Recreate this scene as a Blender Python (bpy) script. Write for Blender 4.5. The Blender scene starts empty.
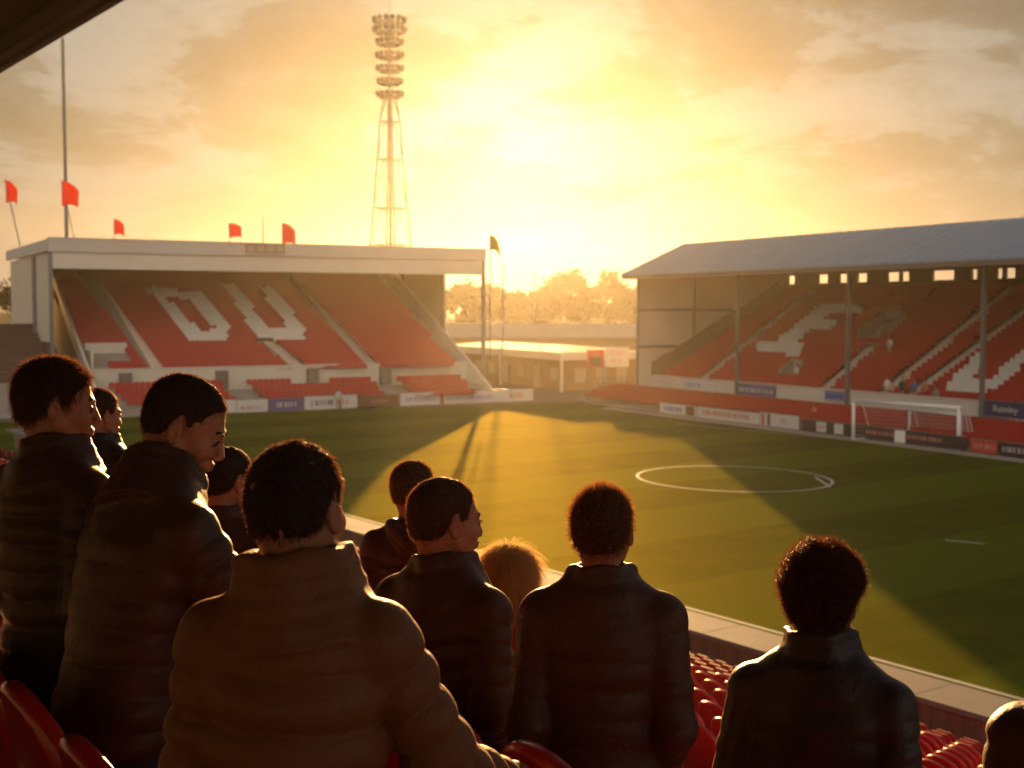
import bpy, bmesh, math, random
import numpy as np
from mathutils import Vector, Matrix
random.seed(7); RNG=np.random.default_rng(7)
S=bpy.context.scene; COL=S.collection
PI=math.pi
# ------------------------------------------------------------------ camera and light
F=1251.0; HY=310.0; YAW=math.radians(48.4); PITCH=math.atan((384-HY)/F); CAMZ=8.0
cam=bpy.data.cameras.new('camera'); camo=bpy.data.objects.new('camera',cam); COL.objects.link(camo)
cam.sensor_width=36; cam.lens=36*F/1024; cam.clip_start=.05; cam.clip_end=4000
camo.location=(0,0,CAMZ); camo.rotation_euler=(PI/2-PITCH,0,YAW-PI/2)
cam.dof.use_dof=True; cam.dof.focus_distance=3.4; cam.dof.aperture_fstop=5.6
S.camera=camo
def ray(px,py):
    r=(px-512)/F; u=(384-py)/F
    f=math.cos(PITCH)+u*math.sin(PITCH); z=-math.sin(PITCH)+u*math.cos(PITCH)
    return Vector((f*math.cos(YAW)+r*math.sin(YAW), f*math.sin(YAW)-r*math.cos(YAW), z))
def gz(px,py,z=0):
    d=ray(px,py); t=(z-CAMZ)/d.z; return Vector((d.x*t,d.y*t,z))
def at(px,py,depth):
    d=ray(px,py); fx,fy=math.cos(YAW),math.sin(YAW); t=depth/(d.x*fx+d.y*fy); return Vector((d.x*t,d.y*t,CAMZ+d.z*t))
SUN_EL=math.radians(6.6); SUN_AZ=YAW-math.atan((513-512)/F)      # direction TO the sun, ccw from +X
sun=bpy.data.lights.new('sun','SUN'); suno=bpy.data.objects.new('sun',sun); COL.objects.link(suno)
sun.energy=SUNE=5.0; sun.angle=math.radians(.6); sun.color=(1.0,.56,.20)
sd=Vector((math.cos(SUN_EL)*math.cos(SUN_AZ),math.cos(SUN_EL)*math.sin(SUN_AZ),math.sin(SUN_EL)))
suno.rotation_euler=sd.to_track_quat('Z','Y').to_euler()
S.view_settings.view_transform='Standard'; S.view_settings.look='None'; S.view_settings.gamma=1
S.view_settings.exposure=EXPO=1.4
S.render.engine='CYCLES'
c=S.cycles; c.use_denoising=True; c.max_bounces=8; c.diffuse_bounces=2; c.glossy_bounces=2; c.volume_bounces=0
c.transmission_bounces=3; c.transparent_max_bounces=8; c.sample_clamp_indirect=4; c.use_adaptive_sampling=True; c.adaptive_threshold=.02
# ------------------------------------------------------------------ node helpers
def ns(t): return t.nodes,t.links
class NT:
    def __init__(s,tree): s.t=tree; s.n=tree.nodes; s.l=tree.links
    def node(s,ty,**k):
        n=s.n.new(ty)
        for a,b in k.items():
            if a in ('ins',):
                for i,v in b.items():
                    if hasattr(v,'is_linked') or isinstance(v,bpy.types.NodeSocket): s.l.new(v,n.inputs[i])
                    else: n.inputs[i].default_value=v
            else: setattr(n,a,b)
        return n
    def math(s,op,a,b=0.0,cl=False):
        n=s.node('ShaderNodeMath',operation=op,use_clamp=cl)
        for i,v in enumerate((a,b)):
            if isinstance(v,bpy.types.NodeSocket): s.l.new(v,n.inputs[i])
            else: n.inputs[i].default_value=v
        return n.outputs[0]
    def mix(s,f,a,b,mode='MIX'):
        n=s.node('ShaderNodeMix',data_type='RGBA',blend_type=mode)
        for i,v in ((0,f),(6,a),(7,b)):
            if isinstance(v,bpy.types.NodeSocket): s.l.new(v,n.inputs[i])
            else: n.inputs[i].default_value=v if i==0 else (*v[:3],1)
        return n.outputs[2]
    def noise(s,scale,detail=3,rough=.5,vec=None,dist=0):
        n=s.node('ShaderNodeTexNoise'); n.inputs['Scale'].default_value=scale; n.inputs['Detail'].default_value=detail
        n.inputs['Roughness'].default_value=rough; n.inputs['Distortion'].default_value=dist
        if vec is not None: s.l.new(vec,n.inputs['Vector'])
        return n.outputs[0]
    def ramp(s,f,stops,interp='LINEAR'):
        n=s.node('ShaderNodeValToRGB'); cr=n.color_ramp; cr.interpolation=interp
        while len(cr.elements)<len(stops): cr.elements.new(.5)
        for e,(p,cc) in zip(cr.elements,stops): e.position=p; e.color=(*cc,1) if hasattr(cc,'__len__') else (cc,cc,cc,1)
        s.l.new(f,n.inputs[0]); return n.outputs[0]
def mat(name,col=(.5,.5,.5),rough=.6,metal=0,var=.12,vscale=4,bump=0,bscale=30,spec=.5,fn=None,space='Object',sheen=0,sss=0,trans=0,coat=0):
    m=bpy.data.materials.new(name); m.use_nodes=True; t=NT(m.node_tree); b=m.node_tree.nodes['Principled BSDF']
    tc=t.node('ShaderNodeTexCoord').outputs[space]
    nz=t.noise(vscale,4,.6,tc)
    cs=t.mix(t.math('MULTIPLY',nz,1.0),tuple(x*(1-var) for x in col),tuple(min(1,x*(1+var)) for x in col))
    if fn: cs=fn(t,tc,cs,b)
    t.l.new(cs,b.inputs['Base Color'])
    b.inputs['Roughness'].default_value=rough; b.inputs['Metallic'].default_value=metal; b.inputs['Specular IOR Level'].default_value=spec
    if sheen: b.inputs['Sheen Weight'].default_value=sheen; b.inputs['Sheen Roughness'].default_value=.5
    if coat: b.inputs['Coat Weight'].default_value=coat; b.inputs['Coat Roughness'].default_value=.15
    if sss: b.inputs['Subsurface Weight'].default_value=sss; b.inputs['Subsurface Radius'].default_value=(1,.35,.2); b.inputs['Subsurface Scale'].default_value=.012
    if bump:
        bn=t.node('ShaderNodeBump'); bn.inputs['Strength'].default_value=.5; bn.inputs['Distance'].default_value=bump
        t.l.new(t.noise(bscale,5,.6,tc),bn.inputs['Height']); t.l.new(bn.outputs[0],b.inputs['Normal'])
    if trans:
        tr=t.node('ShaderNodeBsdfTranslucent'); t.l.new(cs,tr.inputs[0]); mx=t.node('ShaderNodeMixShader'); mx.inputs[0].default_value=trans
        out=m.node_tree.nodes['Material Output']; t.l.new(b.outputs[0],mx.inputs[1]); t.l.new(tr.outputs[0],mx.inputs[2]); t.l.new(mx.outputs[0],out.inputs[0])
    return m
# ------------------------------------------------------------------ sky
def make_world():
    w=bpy.data.worlds.new('World'); S.world=w; w.use_nodes=True; t=NT(w.node_tree); bg=w.node_tree.nodes['Background']; out=w.node_tree.nodes['World Output']
    sky=t.node('ShaderNodeTexSky'); sky.sky_type='NISHITA'; sky.sun_disc=False; sky.sun_elevation=SUN_EL
    sky.sun_rotation=PI/2-SUN_AZ; sky.dust_density=3; sky.air_density=1.4
    g=t.node('ShaderNodeTexCoord').outputs['Generated']
    sp=t.node('ShaderNodeSeparateXYZ'); t.l.new(g,sp.inputs[0]); z=sp.outputs[2]
    # nearness to the sun
    dn=t.node('ShaderNodeVectorMath',operation='DOT_PRODUCT'); t.l.new(g,dn.inputs[0]); sd2=at(512,150,1)-Vector((0,0,CAMZ)); dn.inputs[1].default_value=sd2.normalized()
    dot=t.math('MAXIMUM',dn.outputs['Value'],0)
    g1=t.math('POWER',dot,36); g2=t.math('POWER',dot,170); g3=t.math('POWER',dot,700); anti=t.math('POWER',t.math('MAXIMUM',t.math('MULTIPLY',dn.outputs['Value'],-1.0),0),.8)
    # cloud layer projected on a plane above
    zz=t.math('ADD',t.math('MAXIMUM',z,0),.22)
    cx=t.math('DIVIDE',sp.outputs[0],zz); cy=t.math('DIVIDE',sp.outputs[1],zz)
    cv=t.node('ShaderNodeCombineXYZ'); t.l.new(cx,cv.inputs[0]); t.l.new(cy,cv.inputs[1]); cv.inputs[2].default_value=CLOUDSEED
    n1=t.noise(1.35,7,.58,cv.outputs[0],.55); n2=t.noise(4.5,5,.6,cv.outputs[0],.5)
    cm=t.math('ADD',t.math('MULTIPLY',n1,.75),t.math('MULTIPLY',n2,.25))
    dens=t.math('MULTIPLY',t.ramp(cm,[(.41,0.),(.455,.25),(.50,.8),(.57,1.)],'EASE'),t.ramp(z,[(.03,.25),(.13,1.)]))
    hor=t.ramp(z,[(0.,(1.0,1.04,.90)),(.12,(1.06,1.16,1.12)),(.30,(1.0,1.09,1.05)),(.6,(.50,.56,.64)),(1,(.46,.56,.70))])
    cloudc=t.ramp(z,[(0.,(.86,.84,.66)),(.12,(.48,.50,.43)),(.22,(.33,.35,.33)),(.30,(.31,.325,.32)),(.6,(.36,.40,.46)),(1,(.34,.40,.50))])
    base=t.mix(dens,hor,cloudc)
    glow=t.mix(1.0,base,t.mix(t.math('MULTIPLY',g1,t.math('SUBTRACT',.11,t.math('MULTIPLY',dens,.08))),(0,0,0),(1.0,.96,.74)),'ADD')
    gl2=t.mix(t.math('MULTIPLY',g2,t.math('SUBTRACT',.80,t.math('MULTIPLY',dens,.55))),(0,0,0),(1.05,.98,.72))
    glow=t.mix(1.0,glow,gl2,'ADD')
    glow=t.mix(1.0,glow,t.mix(g3,(0,0,0),(1.0,.9,.65)),'ADD')
    glow=t.mix(1.0,glow,t.mix(anti,(0,0,0),ANTI_FILL),'ADD')  # bright sky opposite the sun, out of view, added to light the stands
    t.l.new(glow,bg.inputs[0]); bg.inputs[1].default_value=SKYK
    bg2=t.node('ShaderNodeBackground'); t.l.new(sky.outputs[0],bg2.inputs[0]); bg2.inputs[1].default_value=.05
    ad=t.node('ShaderNodeMixShader'); ad.inputs[0].default_value=.1; t.l.new(bg.outputs[0],ad.inputs[1]); t.l.new(bg2.outputs[0],ad.inputs[2]); t.l.new(ad.outputs[0],out.inputs[0])
    w.cycles.sampling_method='MANUAL'; w.cycles.sample_map_resolution=512
CLOUDSEED=12.4; SKYK=.094; HAZED=.00013; ANTI_FILL=(4.7,3.95,3.3); HAZEG=.80; DOPEOPLE=True
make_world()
# ------------------------------------------------------------------ mesh helpers
class MB:
    def __init__(s): s.v=[]; s.f=[]; s.m=[]; s.mi=0
    def add(s,vs,fs):
        o=len(s.v); s.v+= [tuple(v) for v in vs]; s.f+=[tuple(i+o for i in f) for f in fs]; s.m+=[s.mi]*len(fs)
    def box(s,x0,x1,y0,y1,z0,z1,M=None):
        vs=[Vector((x,y,z)) for z in (z0,z1) for y in (y0,y1) for x in (x0,x1)]
        if M is not None: vs=[M@v for v in vs]
        s.add(vs,[(0,2,3,1),(4,5,7,6),(0,1,5,4),(2,6,7,3),(0,4,6,2),(1,3,7,5)])
    def beam(s,a,b,r,n=8,r2=None):
        a=Vector(a);b=Vector(b);r2=r if r2 is None else r2; d=(b-a).normalized(); u=d.orthogonal().normalized(); w=d.cross(u)
        vs=[];
        for p,q in ((a,r),(b,r2)):
            for i in range(n): an=2*PI*i/n+PI/n; vs.append(p+(u*math.cos(an)+w*math.sin(an))*q)
        s.add(vs,[(i,(i+1)%n,n+(i+1)%n,n+i) for i in range(n)]+[tuple(range(n-1,-1,-1)),tuple(range(n,2*n))])
    def tube(s,pts,r,n=6):
        for a,b in zip(pts,pts[1:]): s.beam(a,b,r,n)
    def prism(s,poly,fa,fb):       # polygon points -> functions giving the two faces
        n=len(poly); s.add([fa(p) for p in poly]+[fb(p) for p in poly],[tuple(range(n-1,-1,-1)),tuple(range(n,2*n))]+[(i,(i+1)%n,n+(i+1)%n,n+i) for i in range(n)])
    def quad(s,a,b,c,d): s.add([a,b,c,d],[(0,1,2,3)])
    def build(s,name,mats,parent=None,smooth=False,loc=None):
        me=bpy.data.meshes.new(name); me.from_pydata(s.v,[],s.f)
        if not isinstance(mats,(list,tuple)): mats=[mats]
        for m in mats: me.materials.append(m)
        if len(mats)>1: me.polygons.foreach_set('material_index',s.m)
        if smooth: me.polygons.foreach_set('use_smooth',[True]*len(me.polygons))
        me.update(); o=bpy.data.objects.new(name,me); COL.objects.link(o)
        if parent is not None: o.parent=parent
        if loc is not None: o.location=loc
        return o
def fixn(o):
    bm=bmesh.new(); bm.from_mesh(o.data); bmesh.ops.recalc_face_normals(bm,faces=bm.faces); bm.to_mesh(o.data); bm.free(); return o
def tag(o,label=None,cat=None,group=None,kind=None):
    if label: o['label']=label
    if cat: o['category']=cat
    if group: o['group']=group
    if kind: o['kind']=kind
    return o
def empty(name,label,cat,group=None,M=None,kind=None):
    o=bpy.data.objects.new(name,None); COL.objects.link(o); o.empty_display_size=.2
    if M is not None: o.matrix_world=M
    return tag(o,label,cat,group,kind)
def copy_tree(o,parent=None):
    c=o.copy(); COL.objects.link(c)
    if parent is not None: c.parent=parent
    for ch in list(o.children): copy_tree(ch,c)
    return c
def frameM(O,U,V):  # local x=U, y=V, z up
    return Matrix(((U[0],V[0],0,O[0]),(U[1],V[1],0,O[1]),(0,0,1,0),(0,0,0,1)))
# ------------------------------------------------------------------ frames
AN=math.radians(5.5); UN=(math.sin(AN),math.cos(AN)); VN=(math.cos(AN),-math.sin(AN))
MN=frameM((0,0),UN,VN)              # near stand: x along the rows (left), y towards the pitch
def N(a,b,z=0): return MN@Vector((a,b,z))
RO=gz(1018,458); RL=gz(650,412); RU=(RL-RO).normalized(); RU=(RU.x,RU.y); RV=(RU[1],-RU[0]); MR=frameM(RO,RU,RV)
LO=gz(235,413); LL=gz(545,402); LU=(LL-LO).normalized(); LU=(LU.x,LU.y); LV0=(-LU[1],LU[0]); ML0=frameM(LO,LU,LV0)
LV=(LV0[0]-.13*LU[0],LV0[1]-.13*LU[1]); ML=frameM(LO,LU,LV)
def solve(M,px,y,z=2.0,lo=-80,hi=120):
    # x (along) in frame M whose projection has the picture column px
    fx,fy=math.cos(YAW),math.sin(YAW); best=None
    a=M@Vector((0,y,z)); b=M@Vector((1,y,z)); k=(px-512)/F
    def g(p):
        rr=p.x*fy-p.y*fx; dd=p.x*fx+p.y*fy; return rr-k*dd
    g0,g1=g(a),g(b); return -g0/(g1-g0)
# ------------------------------------------------------------------ materials
def brickfn(t,tc,cs,b):
    br=t.node('ShaderNodeTexBrick'); br.inputs['Scale'].default_value=4.5; t.l.new(tc,br.inputs['Vector'])
    br.inputs['Color1'].default_value=(.16,.07,.05,1); br.inputs['Color2'].default_value=(.22,.10,.07,1); br.inputs['Mortar'].default_value=(.25,.22,.19,1); br.inputs['Mortar Size'].default_value=.012
    return br.outputs[0]
def corrfn(axis,scale,amt):
    def f(t,tc,cs,b):
        w=t.node('ShaderNodeTexWave'); w.wave_type='BANDS'; w.bands_direction=axis; w.inputs['Scale'].default_value=scale; t.l.new(tc,w.inputs['Vector'])
        bn=t.node('ShaderNodeBump'); bn.inputs['Distance'].default_value=.03; bn.inputs['Strength'].default_value=amt; t.l.new(w.outputs[1],bn.inputs['Height']); t.l.new(bn.outputs[0],b.inputs['Normal']); return cs
    return f
def streaks(t,tc,cs,b):
    mp=t.node('ShaderNodeMapping'); mp.inputs['Scale'].default_value=(1.2,1.2,.12); t.l.new(tc,mp.inputs[0])
    return t.mix(t.ramp(t.noise(2.,5,.7,mp.outputs[0]),[(.4,0.),(.75,.45)]),cs,(.20,.16,.12))
M_={}
M_['concrete']=mat('concrete',(.34,.285,.245),.85,var=.25,vscale=1.2,bump=.01,bscale=14)
M_['concrete_dark']=mat('dark_concrete',(.16,.145,.13),.9,var=.3,vscale=2,bump=.01)
M_['coping']=mat('coping_concrete',(.17,.155,.15),.8,var=.2,vscale=1.5,bump=.008,bscale=25)
M_['brick']=mat('brick',(.2,.1,.07),.9,fn=brickfn)
M_['cream']=mat('cream_paint',(.66,.60,.50),.55,var=.12,vscale=.5)
M_['creamwall']=mat('cream_sheeting',(.60,.53,.42),.6,var=.1,vscale=.6,fn=corrfn('X',6,.5))
M_['fascia']=mat('grey_fascia',(.50,.48,.44),.5,var=.14,vscale=.4)
M_['roofsheet']=mat('blue_grey_roof_sheet',(.20,.29,.38),.5,var=.12,vscale=.5,fn=corrfn('X',3,.6))
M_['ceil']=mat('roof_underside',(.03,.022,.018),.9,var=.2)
M_['steel']=mat('grey_steel',(.17,.165,.16),.55,.2,var=.1)
M_['darksteel']=mat('dark_steel',(.05,.045,.04),.5,.4)
M_['white']=mat('white_paint',(.78,.77,.74),.4,var=.05)
M_['doorshade']=mat('doorway_shade_black',(.015,.015,.015),.5)
M_['brown']=mat('weathered_brown_board',(.11,.065,.05),.9,var=.35,vscale=1)
M_['seat']=mat('red_seat_plastic',(.42,.015,.012),.32,var=.1,vscale=3,spec=.5,coat=.3)
M_['seatfar']=mat('faded_red_seat_plastic',(.36,.005,.006),.6,var=.18,vscale=.9)
M_['seatwhite']=mat('white_seat_plastic',(.68,.66,.60),.6,var=.06)
M_['brownroof']=mat('club_roof_felt',(.40,.34,.27),.8,var=.15,vscale=.5)
M_['clubwall']=mat('club_wall_render',(.35,.22,.10),.85,var=.15,vscale=.7)
M_['lampglass']=mat('floodlight_glass',(.12,.11,.10),.2,.2)
M_['net']=mat('goal_net_cord',(.6,.6,.58),.8)
M_['aisle']=mat('aisle_concrete',(.62,.50,.42),.85,var=.15,vscale=1.5)
def colmat(name,c,**k): 
    if name not in M_: M_[name]=mat(name,c,.55,var=.05,**k)
    return M_[name]
# ------------------------------------------------------------------ ground
def grassfn(t,tc,cs,b):
    # tc: object coords = frame MN ; x along touch line, y across
    sp=t.node('ShaderNodeSeparateXYZ'); t.l.new(tc,sp.inputs[0])
    wob=t.noise(.8,3,.6,tc); xs=t.math('ADD',sp.outputs[0],t.math('MULTIPLY',wob,.35))
    st=t.math('PINGPONG',t.math('ADD',xs,STRIPE0),STRIPEW)
    k=t.ramp(t.math('DIVIDE',st,STRIPEW),[(.47,0.),(.53,1.)])
    col=t.mix(k,(.021,.056,.004),(.056,.108,.009))
    pat=t.noise(.35,6,.7,tc); col=t.mix(t.ramp(pat,[(.42,0.),(.66,.75)]),col,(.070,.092,.012))
    fine=t.noise(9,6,.75,tc); col=t.mix(t.ramp(fine,[(.3,.0),(.75,.65)]),col,(.02,.03,.005))
    bn=t.node('ShaderNodeBump'); bn.inputs['Distance'].default_value=.03; bn.inputs['Strength'].default_value=.7; t.l.new(t.noise(45,4,.8,tc),bn.inputs['Height']); t.l.new(bn.outputs[0],b.inputs['Normal'])
    t.l.new(t.math('ADD',t.math('MULTIPLY',k,-.08),.62),b.inputs['Roughness'])
    return col
GLOSS=(.052,.040,.006,1); STRIPE0=2.0; STRIPEW=5.2
def sheet(name,pts,z,m,kind='structure',M=None):
    mb=MB(); mb.add([(p[0],p[1],0) for p in pts],[tuple(range(len(pts)))]); o=mb.build(name,m)
    o.matrix_world=(M or Matrix.Identity(4)) @ Matrix.Translation((0,0,z)); o['kind']=kind; return o
mg=mat('ground_tarmac',(.10,.085,.07),.9,var=.3,vscale=.2)
sheet('ground',[(-600,-600),(600,-600),(600,600),(-600,600)],-.012,mg)
mgr=mat('pitch_grass',fn=grassfn,spec=.04,sheen=0)
t_=NT(mgr.node_tree); b_=mgr.node_tree.nodes['Principled BSDF']; df=t_.node('ShaderNodeBsdfDiffuse'); gs_=t_.node('ShaderNodeBsdfGlossy'); gs_.inputs['Roughness'].default_value=.62; gs_.inputs['Color'].default_value=GLOSS
t_.l.new(b_.inputs['Base Color'].links[0].from_socket,df.inputs[0]); t_.l.new(b_.inputs['Normal'].links[0].from_socket,df.inputs['Normal']); t_.l.new(b_.inputs['Normal'].links[0].from_socket,gs_.inputs['Normal'])
as_=t_.node('ShaderNodeAddShader'); t_.l.new(df.outputs[0],as_.inputs[0]); t_.l.new(gs_.outputs[0],as_.inputs[1]); t_.l.new(as_.outputs[0],mgr.node_tree.nodes['Material Output'].inputs[0])
def inMN(p): q=MN.inverted()@Vector((p[0],p[1],0)); return (q.x,q.y)
lc=ML0@Vector((-60,-.7,0)); ld=ML0@Vector((44,-.7,0)); rc=MR@Vector((-60,-.7,0)); rd=MR@Vector((39,-.7,0))
pitchpoly=[(-45,20.9),inMN(rc),inMN(rd),inMN(ld),inMN(lc)]
sheet('pitch',pitchpoly,0,mgr,M=MN)
def line_mesh(mb,a,b,w=.12):
    a=Vector((a[0],a[1]));b=Vector((b[0],b[1])); d=(b-a).normalized(); n=Vector((-d.y,d.x))*w/2
    mb.add([(p.x,p.y,0) for p in (a-n,b-n,b+n,a+n)],[(0,1,2,3)])
ml=mat('line_paint',(.50,.50,.42),.8,var=.25,vscale=2)
mb=MB(); line_mesh(mb,(-40,23.4),(72,23.4),.14)
cc=MN.inverted()@gz(733,478); R=4.75; n=96
mb.add([((cc.x+math.cos(2*PI*i/n)*r),(cc.y+math.sin(2*PI*i/n)*r*.92),0) for i in range(n) for r in (R-.08,R+.08)],[(2*i,2*i+1,(2*i+3)%(2*n),(2*i+2)%(2*n)) for i in range(n)])
p1=MN.inverted()@gz(830,487); p2=MN.inverted()@gz(815,477); line_mesh(mb,p1,p2,.14)
p1=MN.inverted()@gz(945,540); p2=MN.inverted()@gz(985,544); line_mesh(mb,p1,p2,.12)
gl=[MN.inverted()@Vector((66.9,58,0)),MN.inverted()@Vector((66.0,20,0))]; line_mesh(mb,gl[0],gl[1],.12)
o=mb.build('pitch_lines',ml); o.matrix_world=MN@Matrix.Translation((0,0,.006)); o['kind']='structure'
# perimeter strips round the pitch beside the stands
sheet('perimeter_path',[inMN(MR@Vector(p)) for p in ((-60,-1.6,0),(40,-1.6,0),(40,-.1,0),(-60,-.1,0))],.005,M_['concrete'],M=MN)
# ------------------------------------------------------------------ near stand
FA,FB,FC=6.1,5.85,5.55
rows=[(-2.6,-1.4,7.0),(-1.4,-.1,6.7),(-.1,.5,6.4),(.5,1.42,FA),(1.42,2.32,FB),(2.32,3.25,FC)]
nb=3.25; z=FC; NR=18; RD=(18.5-3.25)/NR; RR=(FC-.35)/NR
for i in range(NR): z-=RR; rows.append((nb,nb+RD,z)); nb+=RD
mb=MB(); A0,A1=-22,45
for (b0,b1,zz) in rows: mb.box(A0,A1,b0,b1,-.02,zz)
mb.box(A0,A1,18.5,19.1,-.02,.2)
o=mb.build('terrace_steps',M_['concrete_dark']); o.matrix_world=MN; o['kind']='structure'
wr=empty('boundary_wall','long low brick pitch wall with a wide pale concrete coping','wall')
mb=MB(); mb.box(A0-20,A1+30,19.15,20.2,-.01,.9); mb.build('brickwork',M_['brick'],wr)
mb=MB()
x=A0-20
while x<A1+30: mb.box(x+.012,x+1.79,19.1,20.32,.9,1.0); x+=1.8
mb.build('coping',M_['coping'],wr); wr.matrix_world=MN
# roof of the near stand
nr=empty('stand_roof','dark roof over the near stand with a brown steel edge beam','roof')
mb=MB(); EB=5.35; EZ=11.93
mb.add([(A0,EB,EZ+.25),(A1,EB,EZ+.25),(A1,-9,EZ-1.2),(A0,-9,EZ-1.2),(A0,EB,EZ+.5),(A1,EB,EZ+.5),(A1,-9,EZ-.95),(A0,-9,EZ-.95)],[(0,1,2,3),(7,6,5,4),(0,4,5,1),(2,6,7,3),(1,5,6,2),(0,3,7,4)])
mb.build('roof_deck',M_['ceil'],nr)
mb=MB(); mb.box(A0,A1,EB,EB+.12,EZ-.05,EZ+.62); mb.box(A0,A1,EB-.35,EB-.2,EZ-.12,EZ+.16); mb.build('edge_beam',colmat('brown_edge_paint',(.05,.022,.014)),nr)
for k in range(14):
    a=A0+2+k*5; mb=MB(); mb.box(a,a+.18,-8.8,EB-.36,EZ-1.35,EZ-1.2)
    for v in range(len(mb.v)):
        x_,y_,z_=mb.v[v]; mb.v[v]=(x_,y_,z_+(y_+8.8)/14*1.4)
    mb.build('rafter',M_['darksteel'],nr)
nr.matrix_world=MN
bw=MB(); bw.box(A0,A1,-9.2,-9,0,EZ-.9); o=bw.build('rear_wall',M_['concrete_dark']); o.matrix_world=MN; tag(o,'plain dark concrete wall closing the rear of the near stand','wall')
bw=MB(); bw.box(A0,A1,-9,-2.6,-.02,7.3); o=bw.build('rear_terrace',M_['concrete_dark']); o.matrix_world=MN; o['kind']='structure'
# ------------------------------------------------------------------ seats
def seat_shell(w=.44,h=.44,th=.035):
    # local: x right, y forward (towards pitch), z up; origin at the floor behind
    back=MB(); n=12; outline=[(-w/2,0)]
    for i in range(n+1):
        an=PI-PI*i/n; outline.append((math.cos(an)*w/2*(1 if abs(math.cos(an))<.98 else 1), h-.20+math.sin(an)**.8*.20 if math.sin(an)>1e-6 else h-.20))
    outline.append((w/2,0)); m=len(outline)
    def pt(p,off):
        x,z=p; curve=.06*(1-(x/(w/2))**2); return (x,-.0-z*.16-curve+off,z+.40)
    inner=[(x*.86,.03+(z-.0)*.9) for x,z in outline]
    vs=[pt(p,0) for p in outline]+[pt(p,th) for p in outline]+[pt(p,-.012) for p in inner]+[pt(p,th+.012) for p in inner]
    fs=[]
    for i in range(m):
        j=(i+1)%m
        fs+=[(i,j,m+j,m+i),(j,i,2*m+i,2*m+j),(m+i,m+j,3*m+j,3*m+i)]
    # caps as strips left to right
    def cap(o,flip):
        for i in range(m//2-1+ (m%2)):
            a,b,c,d=o+i,o+i+1,o+m-2-i,o+m-1-i
            q=(a,b,c,d) if b!=c else (a,b,d)
            fs.append(q if flip else tuple(reversed(q)))
    cap(2*m,False); cap(3*m,True)
    back.add(vs,fs)
    return back
def pan_mb(w=.44):
    pan=MB(); nx,ny=6,5; vs=[]
    for k,dz in ((0,0),(1,-.03)):
        for j in range(ny+1):
            for i in range(nx+1):
                x=(i/nx-.5)*w; y=j/ny*.38
                zz=.42-.05*math.sin(PI*j/ny)*(1-(2*x/w)**2)-(.03 if j==ny else 0)
                vs.append((x,y-.02,zz+dz))
    q=(nx+1)*(ny+1); fs=[]
    for j in range(ny):
        for i in range(nx):
            a=j*(nx+1)+i; fs.append((a,a+1,a+nx+2,a+nx+1)); fs.append((q+a,q+a+nx+1,q+a+nx+2,q+a+1))
    def edge(a,b): fs.append((a,q+a,q+b,b))
    for i in range(nx): edge(i+1,i); edge(ny*(nx+1)+i,ny*(nx+1)+i+1)
    for j in range(ny): edge(j*(nx+1),(j+1)*(nx+1)); edge((j+1)*(nx+1)+nx,j*(nx+1)+nx)
    pan.add(vs,fs); return pan
def make_seat():
    r=empty('stadium_seat','',''); 
    bk=fixn(seat_shell().build('backrest',M_['seat'],r,True))
    pn=fixn(pan_mb().build('seat_pan',M_['seat'],r,True))
    for o in (bk,pn):
        md=o.modifiers.new('b','BEVEL'); md.width=.008; md.segments=2; md.limit_method='ANGLE'
    l=MB(); l.box(-.03,.03,-.06,-.01,0,.42); l.box(-.03,.03,-.01,.2,.34,.38); l.box(-.2,.2,-.05,-.02,.37,.41); l.build('bracket',M_['darksteel'],r)
    return r
proto=make_seat(); nseat=0; REST=[]
def in_view(p,m=90):
    fx,fy=math.cos(YAW),math.sin(YAW); d=p.x*fx+p.y*fy; r=p.x*fy-p.y*fx
    if d<.5: return False
    x=512+F*r/d; y=HY-F*(p.z-CAMZ)/d; return -m<x<1024+m and 250<y<768+m
cands=[]
for ri,(b0,b1,zz) in enumerate(rows):
    if ri<3: continue
    if ri<6: sb={3:.83,4:1.70,5:2.45}[ri]; sc={3:1.27,4:1.45,5:1.1}[ri]; pitch={3:.45,4:.42,5:.5}[ri]
    else: sb=b0+.18; sc=1.0; pitch=.50
    k0=int(-18/pitch); 
    for k in range(k0,int(42/pitch)):
        a=k*pitch+{3:.18,4:.01,5:.1}.get(ri,0.0); p=N(a,sb,zz+.85*sc)
        if (k%28) in (9,10) and ri>=6: continue
        cands.append((p.length if False else (p-Vector((0,0,CAMZ))).length,ri,k,a,sb,zz,sc,in_view(p)))
vis=[c_ for c_ in cands if c_[7]]; vis.sort()
ordn=['second','third','fourth','fifth','sixth','seventh','eighth','ninth','tenth','eleventh','twelfth','thirteenth','fourteenth','fifteenth','sixteenth','seventeenth','eighteenth','nineteenth','twentieth','twenty-first','twenty-second']
chosen=vis[:SEATN] if (SEATN:=290) else []
rest_near=vis[SEATN:]+[c_ for c_ in cands if not c_[7] and c_[3]>-6]
named={}
first=True
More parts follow.
